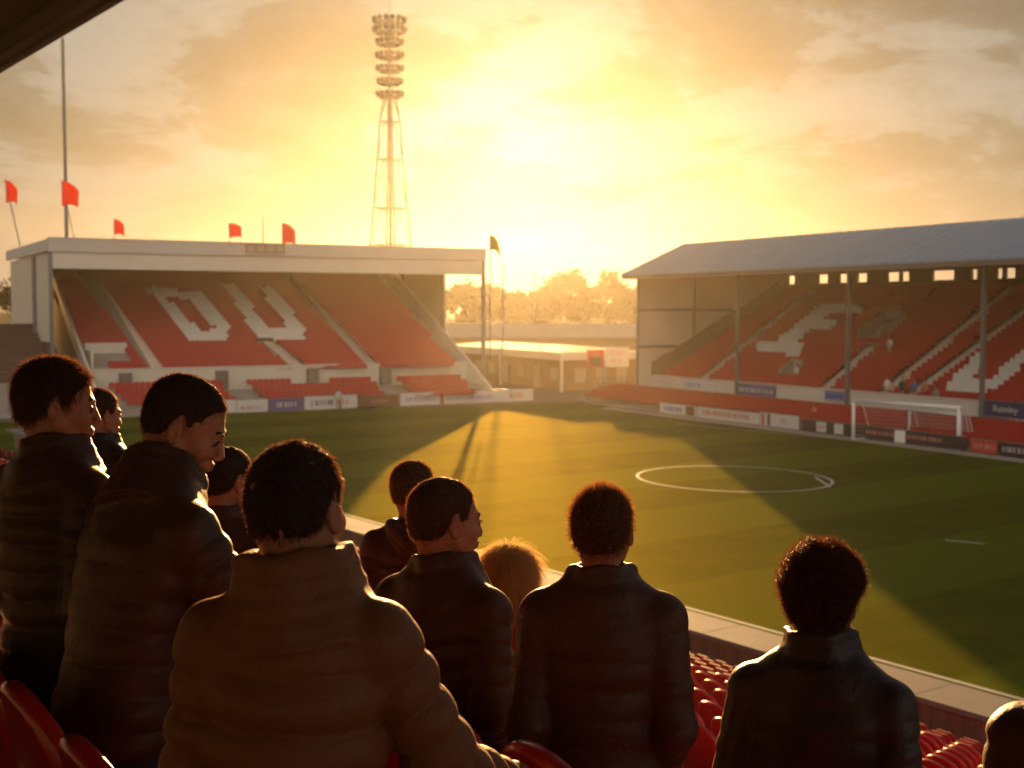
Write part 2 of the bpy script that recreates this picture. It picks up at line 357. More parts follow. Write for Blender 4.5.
for (d,ri,k,a,sb,zz,sc,_) in chosen:
    o=proto if first else copy_tree(proto); first=False
    o.matrix_world=MN@Matrix.Translation((a,sb,zz))@Matrix.Rotation(PI,4,'Z')@Matrix.Rotation(PI,4,'Z')@Matrix.Diagonal((.95,.95,sc,1))
    o['category']='seat'; o['group']='red plastic seats of the near stand in rows down to the pitch wall'
    up_=len(rows)-1-ri
    if ri==3: o['label']={2.43:'glossy red seat at the bottom left, lowest of the three beside the jeans',2.88:'large glossy red seat back behind the man looking down',3.33:'red seat back cut by the left edge behind the smiling man'}.get(round(a,2),'red seat in the top row of seats, behind the nearest spectators')
    elif ri==4: o['label']={2.53:'curved red seat back beside the sleeve of the large tan coated man',2.11:'curved red seat back at the bottom between the tan sleeve and the quilted jacket'}.get(round(a,2),'red seat in the second row of seats from the top')
    elif ri==5: o['label']='red seat in the third row of seats from the top'
    else: o['label']='small red moulded seat in the %s row up from the low pitch wall'%(['lowest']+ordn)[up_]
    named[(ri,round(a,2))]=o
# ------------------------------------------------------------------ far stands
def inv(M,px,py,plane):      # picture point -> (x,y) of frame M on the sloping plane z = p0 + p1*(y-y0)
    d=ray(px,py); y0,p0,p1=plane; Mi=M.inverted(); o_=Mi@Vector((0,0,CAMZ)); e=Mi@(Vector((0,0,CAMZ))+d)-o_
    t=(p0+p1*(o_.y-y0)-o_.z)/(e.z-p1*e.y); q=o_+e*t; return (q.x,q.y)
def inpoly(x,y,poly):
    c_=False; j=len(poly)-1
    for i in range(len(poly)):
        xi,yi=poly[i]; xj,yj=poly[j]
        if (yi>y)!=(yj>y) and x<(xj-xi)*(y-yi)/(yj-yi)+xi: c_=not c_
        j=i
    return c_
SEATV=[]; SEATF=[]; SEATM=[]
def far_seat(M,x,y,z,mi,w=.42,sx=1,sy=1,sz=1):
    # low detail seat: curved-top back and a pan
    o_=len(SEATV); h=.42
    pts=[(-w/2,0.30,.40),(w/2,.30,.40),(w/2,.36,.40+h*.8),(w*.3,.38,.40+h),(-w*.3,.38,.40+h),(-w/2,.36,.40+h*.8),
         (-w/2,0.34,.40),(w/2,.34,.40),(w/2,.40,.40+h*.8),(w*.3,.42,.40+h),(-w*.3,.42,.40+h),(-w/2,.40,.40+h*.8),
         (-w/2,-.05,.43),(w/2,-.05,.43),(w/2,.32,.40),(-w/2,.32,.40),(-w/2,-.05,.39),(w/2,-.05,.39),(w/2,.32,.36),(-w/2,.32,.36)]
    for p in pts: SEATV.append(tuple(M@Vector((x+p[0]*sx,y+p[1]*sy,z+p[2]*sz))))
    f=[(0,1,2,3,4,5),(11,10,9,8,7,6),(5,4,10,11),(4,3,9,10),(3,2,8,9),(12,13,14,15),(16,17,13,12),(19,18,17,16),(13,17,18,14),(12,15,19,16)]
    SEATF.extend(tuple(i+o_ for i in q) for q in f); SEATM.extend([mi]*len(f))
def steps(mb,x0,x1,t0,z0,n,dt,dz,zb=-.02,f0=None):
    for i in range(n):
        mb.box(x0,x1,t0+i*dt,t0+(i+1)*dt,zb,z0+i*dz)
# ================= right stand (frame MR: x along towards its left end, y depth)
RT0,RZ0,RDT,RDZ,RN=5.6,1.9,.493,.258,30        # upper rows
plR=(RT0+.3,RZ0+.75,RDZ/RDT)
SX0,SX1=-45,42.5
gs=empty('grandstand','covered grandstand with blue grey roof behind the goal, right of the clubhouse','grandstand')
mb=MB(); steps(mb,SX0,SX1,RT0,RZ0,RN,RDT,RDZ); mb.build('terrace',M_['concrete'],gs)
LRN=5; mb=MB(); steps(mb,SX0,SX1+4,.5,.2,LRN,.72,.15); mb.build('lower_terrace',M_['concrete'],gs)
mb=MB(); mb.box(SX0,SX1,RT0-.28,RT0-.02,0,RZ0+.50); mb.box(SX0,SX1,RT0-.34,RT0+.02,RZ0+.5,RZ0+.58); mb.build('dividing_wall',M_['cream'],gs)
RTE=RT0+RN*RDT; RZE=RZ0+RN*RDZ
# back wall with a row of openings under the eaves
opens=[(716,730),(737,746),(757,772),(785,796),(819,829),(840,850),(858,868),(888,900),(902,910),(933,955),(972,978),(997,1003),(1006,1016)]
iv=[]
for a,b in opens:
    x1=solve(MR,a,RTE+.3,10.8); x0=solve(MR,b,RTE+.3,10.8); iv.append((x0,x1))
iv.sort(); OZ0,OZ1=10.35,11.1
mb=MB(); mb.box(SX0,SX1,RTE+.02,RTE+.3,0,OZ0); mb.box(SX0,SX1,RTE+.02,RTE+.3,OZ1,12.2)
cur=SX0
for a,b in iv:
    if a>cur: mb.box(cur,a,RTE+.02,RTE+.3,OZ0,OZ1)
    cur=max(cur,b)
mb.box(cur,SX1,RTE+.02,RTE+.3,OZ0,OZ1); mb.build('rear_wall',M_['brown'],gs)
# roof: front slope, ridge, long rear slope; dark ceiling and purlins
EY,EZr=2.7,11.0; RY,RZr=9.2,13.75; BY,BZr=RTE+1.0,12.4
def roofz(y): return EZr+(RZr-EZr)*(y-EY)/(RY-EY) if y<RY else RZr+(BZr-RZr)*(y-RY)/(BY-RY)
mb=MB(); X0,X1=SX0-1,SX1+.7
prof=[(EY,EZr),(RY,RZr),(BY,BZr),(BY,BZr-.12),(RY,RZr-.14),(EY,EZr-.12)]
mb.prism(prof,lambda p:(X0,p[0],p[1]),lambda p:(X1,p[0],p[1])); 
rx=X0+.4
while rx<X1-.2:
    mb.prism([(EY-.02,EZr+.002),(RY,RZr+.002),(RY,RZr+.055),(EY-.02,EZr+.055)],lambda p:(rx,p[0],p[1]),lambda p:(rx+.09,p[0],p[1])); rx+=.9
fixn(mb.build('roof',M_['roofsheet'],gs))
mb=MB(); mb.prism([(EY+.05,EZr-.14),(EY+.05,EZr-.42),(EY+.2,EZr-.42),(EY+.2,EZr-.08)],lambda p:(X0+.1,p[0],p[1]),lambda p:(X1-.1,p[0],p[1])); fixn(mb.build('eaves_beam',colmat('eaves_brown',(.16,.12,.10)),gs))
mb=MB()
for y in (5,7,11,13.5,16,18.5): z_=roofz(y)-.15; mb.box(X0+.3,X1-.9,y-.07,y+.07,z_-.25,z_)
mb.build('purlins',M_['darksteel'],gs)
for s_ in [SX1-.35]+[SX1-6*k for k in range(1,15)]:
    mb=MB()
    for ya,yb in ((EY+.3,RY),(RY,BY-.2)):
        mb.beam((s_,ya,roofz(ya)-.42),(s_,yb,roofz(yb)-.42),.11,4)
    mb.build('roof_truss',M_['darksteel'],gs)
# end wall of cream sheeting with rails and a post
def stepz(y): return max(0,RZ0+(y-RT0)/RDT*RDZ) if y>RT0 else 0
mb=MB(); prof=[(4.0,0),(RTE+.3,0),(RTE+.3,roofz(RTE)-.18),(RY,RZr-.2),(4.0,roofz(4.0)-.2)]
mb.prism(prof,lambda p:(SX1+.02,p[0],p[1]),lambda p:(SX1+.12,p[0],p[1])); fixn(mb.build('end_wall',M_['creamwall'],gs))
mb=MB(); mb.box(SX1-.14,SX1,4.0,14,7.9,8.15); mb.box(SX1-.14,SX1,4.0,9.4,4.75,5.0); mb.box(SX1-.18,SX1-.02,3.85,4.0,0,11.3); mb.box(SX1-.18,SX1,9.7,9.95,4.5,13.3); mb.build('wall_framing',M_['steel'],gs)
mb=MB(); mb.prism([(RT0-.3,RZ0),(RT0-.3,RZ0+1.6),(RTE,RZE+1.5),(RTE,RZE)],lambda p:(SX1-.35,p[0],p[1]),lambda p:(SX1-.2,p[0],p[1])); fixn(mb.build('raking_wall',M_['brown'],gs))
for px in (737,848,983):
    s_=solve(MR,px,5.1,6); mb=MB(); mb.box(s_-.12,s_+.12,4.98,5.22,0,roofz(5.1)-.3); mb.box(s_-.22,s_+.22,4.9,5.3,0,.25); mb.build('roof_post',M_['steel'],gs)
for s_ in (-9,-21,-33):
    mb=MB(); mb.box(s_-.12,s_+.12,4.98,5.22,0,roofz(5.1)-.3); mb.build('roof_post',M_['steel'],gs)
# aisles (strips where no seats are; picture columns at bottom and top)
def rowx(px,py): return inv(MR,px,py,plR)
aisR=[]
for (pa,pb) in (((703,374),(800,296)),((815,392),(860,352)),((888,384),(990,300)),((912,388),(1020,309)),((1090,398),(1180,320))):
    a=rowx(*pa); b=rowx(*pb); aisR.append((a,b))
def aisle_x(seg,y):
    (xa,ya),(xb,yb)=seg; return xa+(xb-xa)*(y-ya)/(yb-ya)
# letters: picture outlines laid back onto the seating plane
def poly(M,pl,pts): return [inv(M,x,y,pl) for x,y in pts]
E_=[[(752,346),(760,338),(803,340),(797,354)],[(768,344),(788,346),(838,304),(822,300)],[(793,324),(800,316),(838,318),(830,326)],[(818,310),(826,302),(866,303),(860,310)]]
U_=[[(943,386),(960,366),(976,350),(984,352),(982,362),(972,376),(966,386)],[(945,380),(950,389),(985,391),(992,384),(985,377),(955,374)],[(978,386),(992,388),(1016,368),(1040,345),(1032,338),(1010,356),(992,374)]]
WR=[poly(MR,plR,p) for p in E_+U_]
vomR=[((862,352),(905,352),(905,300),(880,300))]
seats_n=0; pitch=.46
vR=[(rowx(882,326),.85),(rowx(791,367),.45)]
for i in range(RN):
    y=RT0+i*RDT; z_=RZ0+i*RDZ; x=SX0+.3
    while x<SX1-.6:
        yy=y+.3; skip=False
        for j,seg in enumerate(aisR):
            if j==1 and i>12: continue
            if abs(x-aisle_x(seg,yy))<.62: skip=True
        for (vx,vy),w in vR:
            if abs(x-vx)<1.3*w and abs(yy-vy)<1.7*w: skip=True
        if not skip:
            wv=any(inpoly(x,yy,p) for p in WR); far_seat(MR,x,y+.10,z_,1 if wv else 0,.44,.88,.7,.86)
        x+=.405
for i in range(LRN):
    y=.5+i*.72; x=SX0+.3
    while x<SX1+3.8:
        far_seat(MR,x,y+.15,.2+i*.15,0,.44); x+=pitch
for j,(a,b) in enumerate(aisR):
    mb=MB()
    for i in range(RN if j!=1 else 13):
        y=RT0+i*RDT; xc=aisle_x((a,b),y+.3); z_=RZ0+i*RDZ
        mb.box(xc-.5,xc+.5,y-.01+.0,y+RDT-.02,z_+.003,z_+.13); mb.box(xc-.5,xc+.5,y+RDT*.5,y+RDT+.02,z_+.133,z_+.262)
    mb.build('aisle_steps',M_['aisle'],gs)
for (vx,vy),w in vR:
    z_=RZ0+(vy-RT0)/RDT*RDZ; mb=MB()
    for sx in (-1,1): mb.prism([(vy-1.6*w,z_-.7),(vy-1.6*w,z_+.35),(vy+1.5*w,z_+1.5*w+.5),(vy+1.5*w,z_)],lambda p,sx=sx:(vx+sx*1.2*w-.08,p[0],p[1]),lambda p,sx=sx:(vx+sx*1.2*w+.08,p[0],p[1]))
    mb.box(vx-1.2*w-.08,vx+1.2*w+.08,vy+1.45*w,vy+1.6*w,z_,z_+1.5*w+.5); v=fixn(mb.build('entrance_surround',M_['concrete'],gs))
    mb=MB(); mb.box(vx-1.0*w,vx+1.0*w,vy+1.2*w,vy+1.4*w,z_+.1,z_+1.3*w); mb.build('doorway',M_['doorshade'],v)  # flat black slab in place of the shade inside the entrance opening
gs.matrix_world=MR
# ================= left stand
LT0,LZ0,LDT,LDZ,LN=5.2,2.75,.487,.25,34
plL=(LT0+.3,LZ0+.75,LDZ/LDT)
ls=empty('grandstand','covered grandstand with cream fascia and red seats spelling white D U','grandstand')
def rl(px,py): return inv(ML,px,py,plL)
xl0=rl(98,366)[0]; xr0=rl(457,362)[0]
LX0,LX1=xl0-1.5,xr0+1.3
mb=MB(); steps(mb,LX0,LX1,LT0,LZ0,LN,LDT,LDZ); mb.build('terrace',M_['concrete'],ls)
LLN=4; mb=MB(); steps(mb,LX0+.3,LX1,.6,.45,LLN,.8,.38); mb.build('lower_terrace',M_['concrete'],ls)
mb=MB(); mb.box(LX0+.3,LX1,LT0-.3,LT0-.02,0,LZ0+.55); mb.box(LX0+.3,LX1,LT0-.36,LT0+.02,LZ0+.55,LZ0+.66)
mb.build('dividing_wall',M_['cream'],ls)
mb=MB()
for px in (218,311,386,120):
    s_=solve(ML,px,LT0-.6,2.5); mb=MB(); mb.box(s_-.45,s_+.45,LT0-.9,LT0-.31,0,LZ0+.35)
    mb.build('stair_head',M_['concrete_dark'],ls)
LTE=LT0+LN*LDT; LZE=LZ0+LN*LDZ
mb=MB(); mb.box(LX0,LX1+1.5,LTE+.02,LTE+.3,0,13.2); mb.build('rear_wall',M_['brown'],ls)
FX0=solve(ML,44,5,12.4); FX1=solve(ML,489,5,12.4)
mb=MB(); mb.box(FX0,FX1,4.6,4.9,12.42,13.42); mb.box(FX0-.05,FX1+.05,4.55,4.95,13.42,13.5); fa=mb.build('fascia',M_['fascia'],ls)
mb=MB(); mb.box(FX0+.05,FX1-.05,4.78,4.95,11.15,12.4); mb.build('lower_fascia',M_['cream'],ls)
s0=solve(ML,244,4.5,13); s1=solve(ML,284,4.5,13); mb=MB(); mb.box(s0,s1,4.5,4.58,12.62,13.4); sb_=mb.build('scoreboard_panel',colmat('panel_tan',(.30,.22,.16)),fa)
mb=MB(); w_=(s1-s0)/4
for k in range(4): mb.box(s0+w_*k+.1,s0+w_*(k+1)-.1,4.46,4.5,12.75,13.25)
mb.build('panel_window',colmat('panel_beige',(.40,.33,.24)),sb_)
mb=MB(); mb.add([(FX0,4.6,13.44),(FX1,4.6,13.44),(FX1,LTE+6,12.9),(FX0,LTE+6,12.9),(FX0,4.6,13.3),(FX1,4.6,13.3),(FX1,LTE+6,12.75),(FX0,LTE+6,12.75)],[(0,1,2,3),(7,6,5,4),(0,4,5,1),(2,6,7,3),(1,5,6,2),(0,3,7,4)])
for v in range(len(mb.v)): x_,y_,z_=mb.v[v]; mb.v[v]=(x_,y_+.32 if y_<5 else y_,z_-.08)
mb.build('roof',M_['roofsheet'],ls)
for a_,b_2 in ((FX0-.03,FX0+.15),(FX1-.15,FX1+.03)):
    mb=MB(); mb.box(a_,b_2,4.95,LTE+6,12.5,13.38); mb.build('side_fascia',M_['fascia'],ls)
mb=MB()
for k in range(9):
    x_=FX0+1+(FX1-FX0-2)*k/8; mb.box(x_-.08,x_+.08,5.0,LTE,12.1,12.45)
mb.build('roof_rafter',M_['darksteel'],ls)
for nm,x_,y_ in (('a',FX0+.15,4.9),('b',FX1-.15,4.9),('c',solve(ML,443,12.5,8),12.5),('d',FX0+.15,13)):
    mb=MB(); mb.box(x_-.14,x_+.14,y_-.14,y_+.14,0,12.4); mb.build('roof_post',M_['steel'],ls)
xs_=solve(ML,443,12.6,8)
mb=MB(); mb.box(xs_-.05,xs_+.05,12.7,LTE,0,12.5); mb.build('end_wall',M_['creamwall'],ls)
mb=MB(); mb.box(FX0+.3,FX0+.42,6.5,LTE+5.8,5.5,12.4); mb.build('side_wall',M_['creamwall'],ls)
for xx in (LX0+.02,LX1-.16):
    mb=MB(); mb.prism([(.6,0),(.6,1.3),(LT0,LZ0+1.0),(LTE,LZE+1.0),(LTE,0)],lambda p:(xx,p[0],p[1]),lambda p:(xx+.22,p[0],p[1])); fixn(mb.build('raking_wall',M_['cream'],ls))
aisL=[(rl(157,366),rl(88,272)),(rl(376,364),rl(290,276))]
midA=(rl(306,368),rl(266,337))
leftE=(rl(104,367),rl(50,285)); rightE=(rl(457,362),rl(383,280))
D1=[[(146,286),(160,289),(212,340),(190,338)],[(150,284),(196,290),(202,298),(158,294)],[(186,290),(200,288),(232,324),(226,332),(212,322)],[(182,330),(228,326),(226,338),(190,340)]]
U1=[[(224,282),(236,282),(268,325),(258,338)],[(256,324),(300,328),(306,336),(262,339)],[(258,284),(270,283),(308,328),(302,336),(290,328)]]
WL=[poly(ML,plL,p) for p in D1+U1]
vomL=(rl(103,350))
for i in range(LN):
    y=LT0+i*LDT; z_=LZ0+i*LDZ; yy=y+.3; x=aisle_x(leftE,yy)
    while x<aisle_x(rightE,yy):
        skip=any(abs(x-aisle_x(s_,yy))<.75 for s_ in aisL) or (abs(x-aisle_x(midA,yy))<.8 and i<10)
        if abs(x-vomL[0])<1.8 and abs(yy-vomL[1])<1.1 or (x<vomL[0]-.2 and yy<vomL[1]): skip=True
        if not skip: far_seat(ML,x,y+.10,z_,1 if any(inpoly(x,yy,p) for p in WL) else 0,.44,.88,.7,.86)
        x+=.405
lowb=[(112,238),(250,388),(400,478)]
for i in range(LLN):
    y=.6+i*.8
    for (pa,pb) in lowb:
        x0=solve(ML,pa+ (3-i)*6,y+.3,1.5); x1=solve(ML,pb+(-i)*6,y+.3,1.5); x=x0
        while x<x1:
            if not (i==3 and pa==250 and abs(x-solve(ML,312,y,1.5))<1.6): far_seat(ML,x,y+.18,.45+i*.38,0,.44)
            x+=.46
for s_,nn in ((aisL[0],LN),(aisL[1],LN),(midA,10)):
    mb=MB()
    for i in range(nn):
        y=LT0+i*LDT; xc=aisle_x(s_,y+.3); z_=LZ0+i*LDZ
        mb.box(xc-.6,xc+.6,y-.01,y+LDT-.02,z_+.003,z_+.125); mb.box(xc-.6,xc+.6,y+LDT*.5,y+LDT+.02,z_+.128,z_+.253)
    mb.build('aisle_steps',M_['aisle'],ls)
zz=LZ0+(vomL[1]-LT0)/LDT*LDZ; mb=MB(); mb.box(vomL[0]-1.8,vomL[0]+1.5,vomL[1]+1.0,vomL[1]+1.2,zz-.3,zz+1.15); mb.box(vomL[0]-1.8,vomL[0]-1.6,vomL[1]-1.4,vomL[1]+1.0,zz-.8,zz+.6); mb.build('entrance_surround',M_['cream'],ls)
ls.matrix_world=ML
me=bpy.data.meshes.new('distant_seats')
def flush_rest():
    for (d,ri,k,a,sb,zz,sc,_) in rest_near:
        if ri>=6 or d<14: far_seat(MN@Matrix.Rotation(PI,4,'Z'),-a,-sb,zz,0,.44)
    me.from_pydata(SEATV,[],SEATF); me.materials.append(M_['seatfar']); me.materials.append(M_['seatwhite']); me.polygons.foreach_set('material_index',SEATM)
    o=bpy.data.objects.new('distant_seats',me); COL.objects.link(o); tag(o,'rows of small red seats in the far stands with white letters picked out','seats',None,'stuff')
flush_rest()
# open brown terrace at the left end of the left stand
ot=empty('open_terrace','open brown concrete terrace beside the left end of the lettered stand','terrace')
mb=MB(); steps(mb,LX0-14,LX0-2.2,3.5,2.2,14,.8,.36); mb.build('steps',M_['brown'],ot); mb=MB(); mb.prism([(3.0,0),(3.0,3.4),(15,8.6),(15,0)],lambda p:(LX0-2.15,p[0],p[1]),lambda p:(LX0-1.85,p[0],p[1])); fixn(mb.build('side_wall',M_['brown'],ot)); 
mb=MB(); mb.box(LX0-14,LX0-2.2,3.2,3.45,0,2.6); mb.build('front_wall',M_['concrete'],ot); ot.matrix_world=ML
# ------------------------------------------------------------------ haze
hz=MB(); hz.box(-640,640,-640,640,-1.1,50); o=hz.build('haze',[]); o['kind']='stuff'; o.data.materials.clear()
mh=bpy.data.materials.new('haze_air'); mh.use_nodes=True; mh.node_tree.nodes.remove(mh.node_tree.nodes['Principled BSDF'])
pv=mh.node_tree.nodes.new('ShaderNodeVolumePrincipled'); pv.inputs['Color'].default_value=(.95,.88,.74,1); pv.inputs['Density'].default_value=HAZED; pv.inputs['Anisotropy'].default_value=HAZEG
mh.node_tree.links.new(pv.outputs[0],mh.node_tree.nodes['Material Output'].inputs['Volume']); o.data.materials.append(mh)
# ------------------------------------------------------------------ writing too blurred to read is set as soft stroke lettering
def strokes(mb,x0,x1,z0,z1,y,seed,M=None):
    r=random.Random(seed); x=x0; h=z1-z0; w=h*.55
    while x+w*.8<x1:
        k=r.randint(0,5); a=h*.18
        def b(xa,xb,za,zb): mb.box(xa,xb,y-.015,y,za,zb)
        if k in (0,1,3,5): b(x,x+a,z0,z1)
        if k in (0,2,4): b(x+w*.75-a,x+w*.75,z0,z1*.999)
        if k in (1,2,5): b(x+a*1.01,x+w*.74-a*1.01,z1-a,z1-.002)
        if k in (1,3,4): b(x+a*1.01,x+w*.74-a*1.01,z0+.002,z0+a)
        if k in (0,5,4): b(x+a*1.01,x+w*.74-a*1.01,z0+h*.42,z0+h*.42+a)
        x+=w
def text_mesh(s,size,m,parent,x,y,z,M=None,ext=.01):
    cu=bpy.data.curves.new('lettering','FONT'); cu.body=s; cu.size=size; cu.extrude=ext; cu.align_x='CENTER'; cu.align_y='CENTER'
    t=bpy.data.objects.new('lettering',cu); COL.objects.link(t); dg=bpy.context.evaluated_depsgraph_get()
    me=bpy.data.meshes.new_from_object(t.evaluated_get(dg)); bpy.data.objects.remove(t); me.materials.clear(); me.materials.append(m)
    o=bpy.data.objects.new('lettering',me); COL.objects.link(o); o.parent=parent; o.location=(x,y,z); o.rotation_euler=(PI/2,0,PI if M is MR else 0)
    return o
cB={'white':(.62,.60,.56),'purple':(.10,.08,.24),'brown':(.14,.06,.035),'dark':(.03,.02,.03),'blue':(.03,.05,.16),'lilac':(.16,.2,.5),'red':(.5,.06,.04),'navy':(.03,.04,.12),'pink':(.6,.25,.24)}
def C(n): return colmat('board_'+n,cB[n])
def board(M,a,b,y,z0,z1,col,ink,label,text=None,seed=0,blocks=(),frac=(.2,.8),band=(.3,.7),cat='advertising board',name='advertising_board',grp=True):
    # a,b picture columns of its ends
    xa=solve(M,a,y,(z0+z1)/2); xb=solve(M,b,y,(z0+z1)/2); x0,x1=min(xa,xb),max(xa,xb); g=.03
    r=empty(name,label,cat,'advertising boards around the far stands' if grp else None)
    mb=MB(); mb.box(x0+g,x1-g,y,y+.06,z0,z1); mb.build('panel',C(col),r)
    mb=MB(); mb.box(x0+g-.02,x1-g+.02,y-.012,y+.075,z1,z1+.04); mb.build('top_rail',M_['steel'],r)
    for (f0,f1,cc_) in blocks:
        u0,u1=(x0+(x1-x0)*f0,x0+(x1-x0)*f1) if M is not MR else (x1-(x1-x0)*f1,x1-(x1-x0)*f0)
        mb=MB(); mb.box(u0,u1,y-.008,y-.001,z0+.05,z1-.05); mb.build('colour_block',C(cc_),r)
    H=z1-z0
    if text: text_mesh(text,H*.62,C(ink),r,(x0+x1)/2+ (0),y-.03,(z0+z1)/2,M)
    elif ink:
        mb=MB(); f0,f1=frac
        u0,u1=(x0+(x1-x0)*f0,x0+(x1-x0)*f1) if M is not MR else (x1-(x1-x0)*f1,x1-(x1-x0)*f0)
        strokes(mb,u0,u1,z0+H*band[0],z0+H*band[1],y-.012,seed); mb.build('lettering',C(ink),r)
    r.matrix_world=M; return r
L=ML; y=0.0
board(L,150,236,y,.02,1.05,'white','red','white board with a red line of lettering low down, left of the purple board',seed=3,frac=(.1,.9),band=(.12,.38))
board(L,269,304,y,.02,.98,'purple','white','small purple board with white lettering below the lettered stand',seed=5,frac=(.2,.85))
board(L,236,268,y,.02,1.0,'white','pink','white board with faint pink lettering directly left of the purple board',seed=6,frac=(.1,.9),band=(.2,.5))
board(L,305,342,y,.02,1.08,'white','blue','white board with dark blue lettering directly right of the purple board',seed=8,frac=(.2,.85),band=(.3,.7))
board(L,343,360,y,.02,1.1,'white','red','short white board with red marks between the blue lettered board and the brown board',seed=9,frac=(.1,.4))
board(L,361,403,y,.02,.98,'brown','pink','dark brown board with pale lettering below the middle of the lettered stand',seed=12,frac=(.3,.7),band=(.35,.65))
board(L,404,446,y,.02,1.08,'white','lilac','cream board with faint lettering right of the dark brown board',seed=14,frac=(.15,.85),band=(.35,.65))
board(L,446.5,449,y,.02,1.12,'red',None,'narrow upright red panel between two white boards')
LB=board(L,449.5,543,y,.02,1.08,'white','red','long white board with a red word near its right end',seed=16,frac=(.72,.9),band=(.3,.72))
mbx=MB(); xa=solve(L,452,y,.5); xb=solve(L,506,y,.5); strokes(mbx,xa,xb-.3,.38,.68,y-.012,21); o=mbx.build('lettering',C('lilac')); o.parent=LB
R=MR
board(R,660,697,0,.05,.85,'white','lilac','short white board with a dark end at the left end of the lower red seats',seed=31,blocks=((.72,.95,'brown'),),frac=(.1,.6))
board(R,698,760,0,.05,.85,'white','red','long white board with red and grey lettering in front of the lower red seats',seed=33,frac=(.06,.85),band=(.35,.75))
board(R,760.5,800,0,.05,.95,'white','pink','white board with small orange logos left of the black board',seed=35,blocks=((.05,.12,'red'),(.2,.28,'brown')),frac=(.5,.7))
board(R,803,853,0,.05,.8,'dark','pink','black board with two white logos left of the goal',blocks=((.3,.5,'white'),(.66,.84,'white')),seed=36,frac=(.32,.48),band=(.4,.6))
board(R,856,968,0,.05,.8,'dark','pink','long dark board with grey patches directly behind the goal net',seed=38,frac=(.1,.8),band=(.4,.7))
board(R,972,1000,0,.05,.75,'red','pink','red board with pink lettering right of the goal',seed=40,frac=(.1,.9))
board(R,1001,1040,0,.05,.75,'dark','white','black board at the right edge beyond the red board',seed=41,frac=(.1,.9))
wy=RT0-.4
board(R,645,672,wy,RZ0-.25,RZ0+.42,'white','pink','crumpled white banner tied to the left end of the cream wall',seed=51,frac=(.1,.9),cat='banner',name='banner',grp=False)
board(R,680,716,wy,RZ0-.45,RZ0+.5,'white','lilac','plain white banner on the cream wall left of the purple sign',seed=52,frac=(.1,.6),cat='banner',name='banner',grp=False)
board(R,735,776,wy,RZ0-.42,RZ0+.42,'purple','white','purple banner with pale lettering on the cream wall behind the goal end',seed=53,frac=(.05,.95),band=(.3,.7),cat='banner',name='banner',grp=False)
board(R,825,845,wy,RZ0-.2,RZ0+.4,'lilac','navy','small bright blue banner on the cream wall beside the roof post',seed=54,frac=(.1,.9),cat='banner',name='banner',grp=False)
board(R,981,1034,wy,RZ0-.3,RZ0+.62,'navy','white','large navy banner with white lettering reading Reimley on the wall',text='Reimley',cat='banner',name='banner',grp=False)
board(R,981,1010,wy-.15,RZ0-.95,RZ0-.4,'lilac','white','small lilac banner with white lettering under the large navy banner',seed=56,frac=(.1,.9),cat='banner',name='banner',grp=False)
# ------------------------------------------------------------------ goal
def goal(name,label,P0,P1,h,dep,r,fx,crate=False):
    g=empty(name,label,'goal'); P0=Vector(P0);P1=Vector(P1); d=(P1-P0).normalized(); back=Vector((-d.y,d.x,0)); 
    if back.x<0: back=-back
    up=Vector((0,0,1))
    for p in (P0,P1):
        mb=MB(); mb.beam(p,p+up*h,r,12); mb.build('post',M_['white'],g,True)
    mb=MB(); mb.beam(P0+up*(h-.001)-d*r,P1+up*(h-.001)+d*r,r,12); mb.build('crossbar',M_['white'],g,True)
    for p in (P0,P1):
        mb=MB(); mb.tube([p+up*h,p+up*h+back*dep*.45,p+back*dep+up*.04],.03); mb.tube([p+up*.05,p+back*dep+up*.04],.04); mb.build('stanchion',M_['white'],g)
    mb=MB(); mb.tube([P0+back*dep+up*.05,P1+back*dep+up*.05],.05); mb.build('ground_bar',M_['white'],g)
    # net: fine cords
    mb=MB(); L_=(P1-P0).length; n=int(L_/.24); c_=.008
    prof=[(0,h),(dep*.45,h),(dep,.04)]
    for i in range(n+1):
        q=P0+d*(L_*i/n); mb.tube([q+back*a+up*b for a,b in prof],c_,3)
    for k in range(1,14):
        t=k/13; L1=dep*.45; L2=math.hypot(dep*.55,h); s=t*(L1+L2)
        a,b=(s,h) if s<L1 else (L1+(s-L1)/L2*dep*.55,h-(s-L1)/L2*(h-.04))
        mb.beam(P0+back*a+up*b,P1+back*a+up*b,c_,3)
        for p in (P0,P1):
            mb.beam(p+up*max(.05,b),p+back*a+up*b,c_,3)
    nt=mb.build('net',M_['net'],g); nt['kind']='stuff'
    return g
g0=gz(853,440); g1=gz(958,450)
goal('football_goal','white full size football goal with net standing before the right stand',g0,g1,2.42,1.9,.11,0)
q0=gz(901,443)+Vector((.9,0,0)); q1=gz(955,450)+Vector((.9,.2,0))
goal('training_goal','smaller white goal frame standing inside the full size goal',q0,q1,1.95,.9,.08,0)
cr=empty('counterweight','white padded counterweight box at the foot of the smaller goal frame','counterweight')
mb=MB(); mb.box(-.36,.36,-.2,.2,.04,.78); o=mb.build('pad',M_['white'],cr); md=o.modifiers.new('b','BEVEL'); md.width=.06; md.segments=3
mb=MB(); mb.box(-.4,.4,-.24,.24,0,.04); mb.box(-.05,.05,-.215,-.2,.2,.7); mb.build('base_strap',M_['steel'],cr); cr.location=gz(898,444)+Vector((.5,.1,0)); cr.rotation_euler.z=PI/2
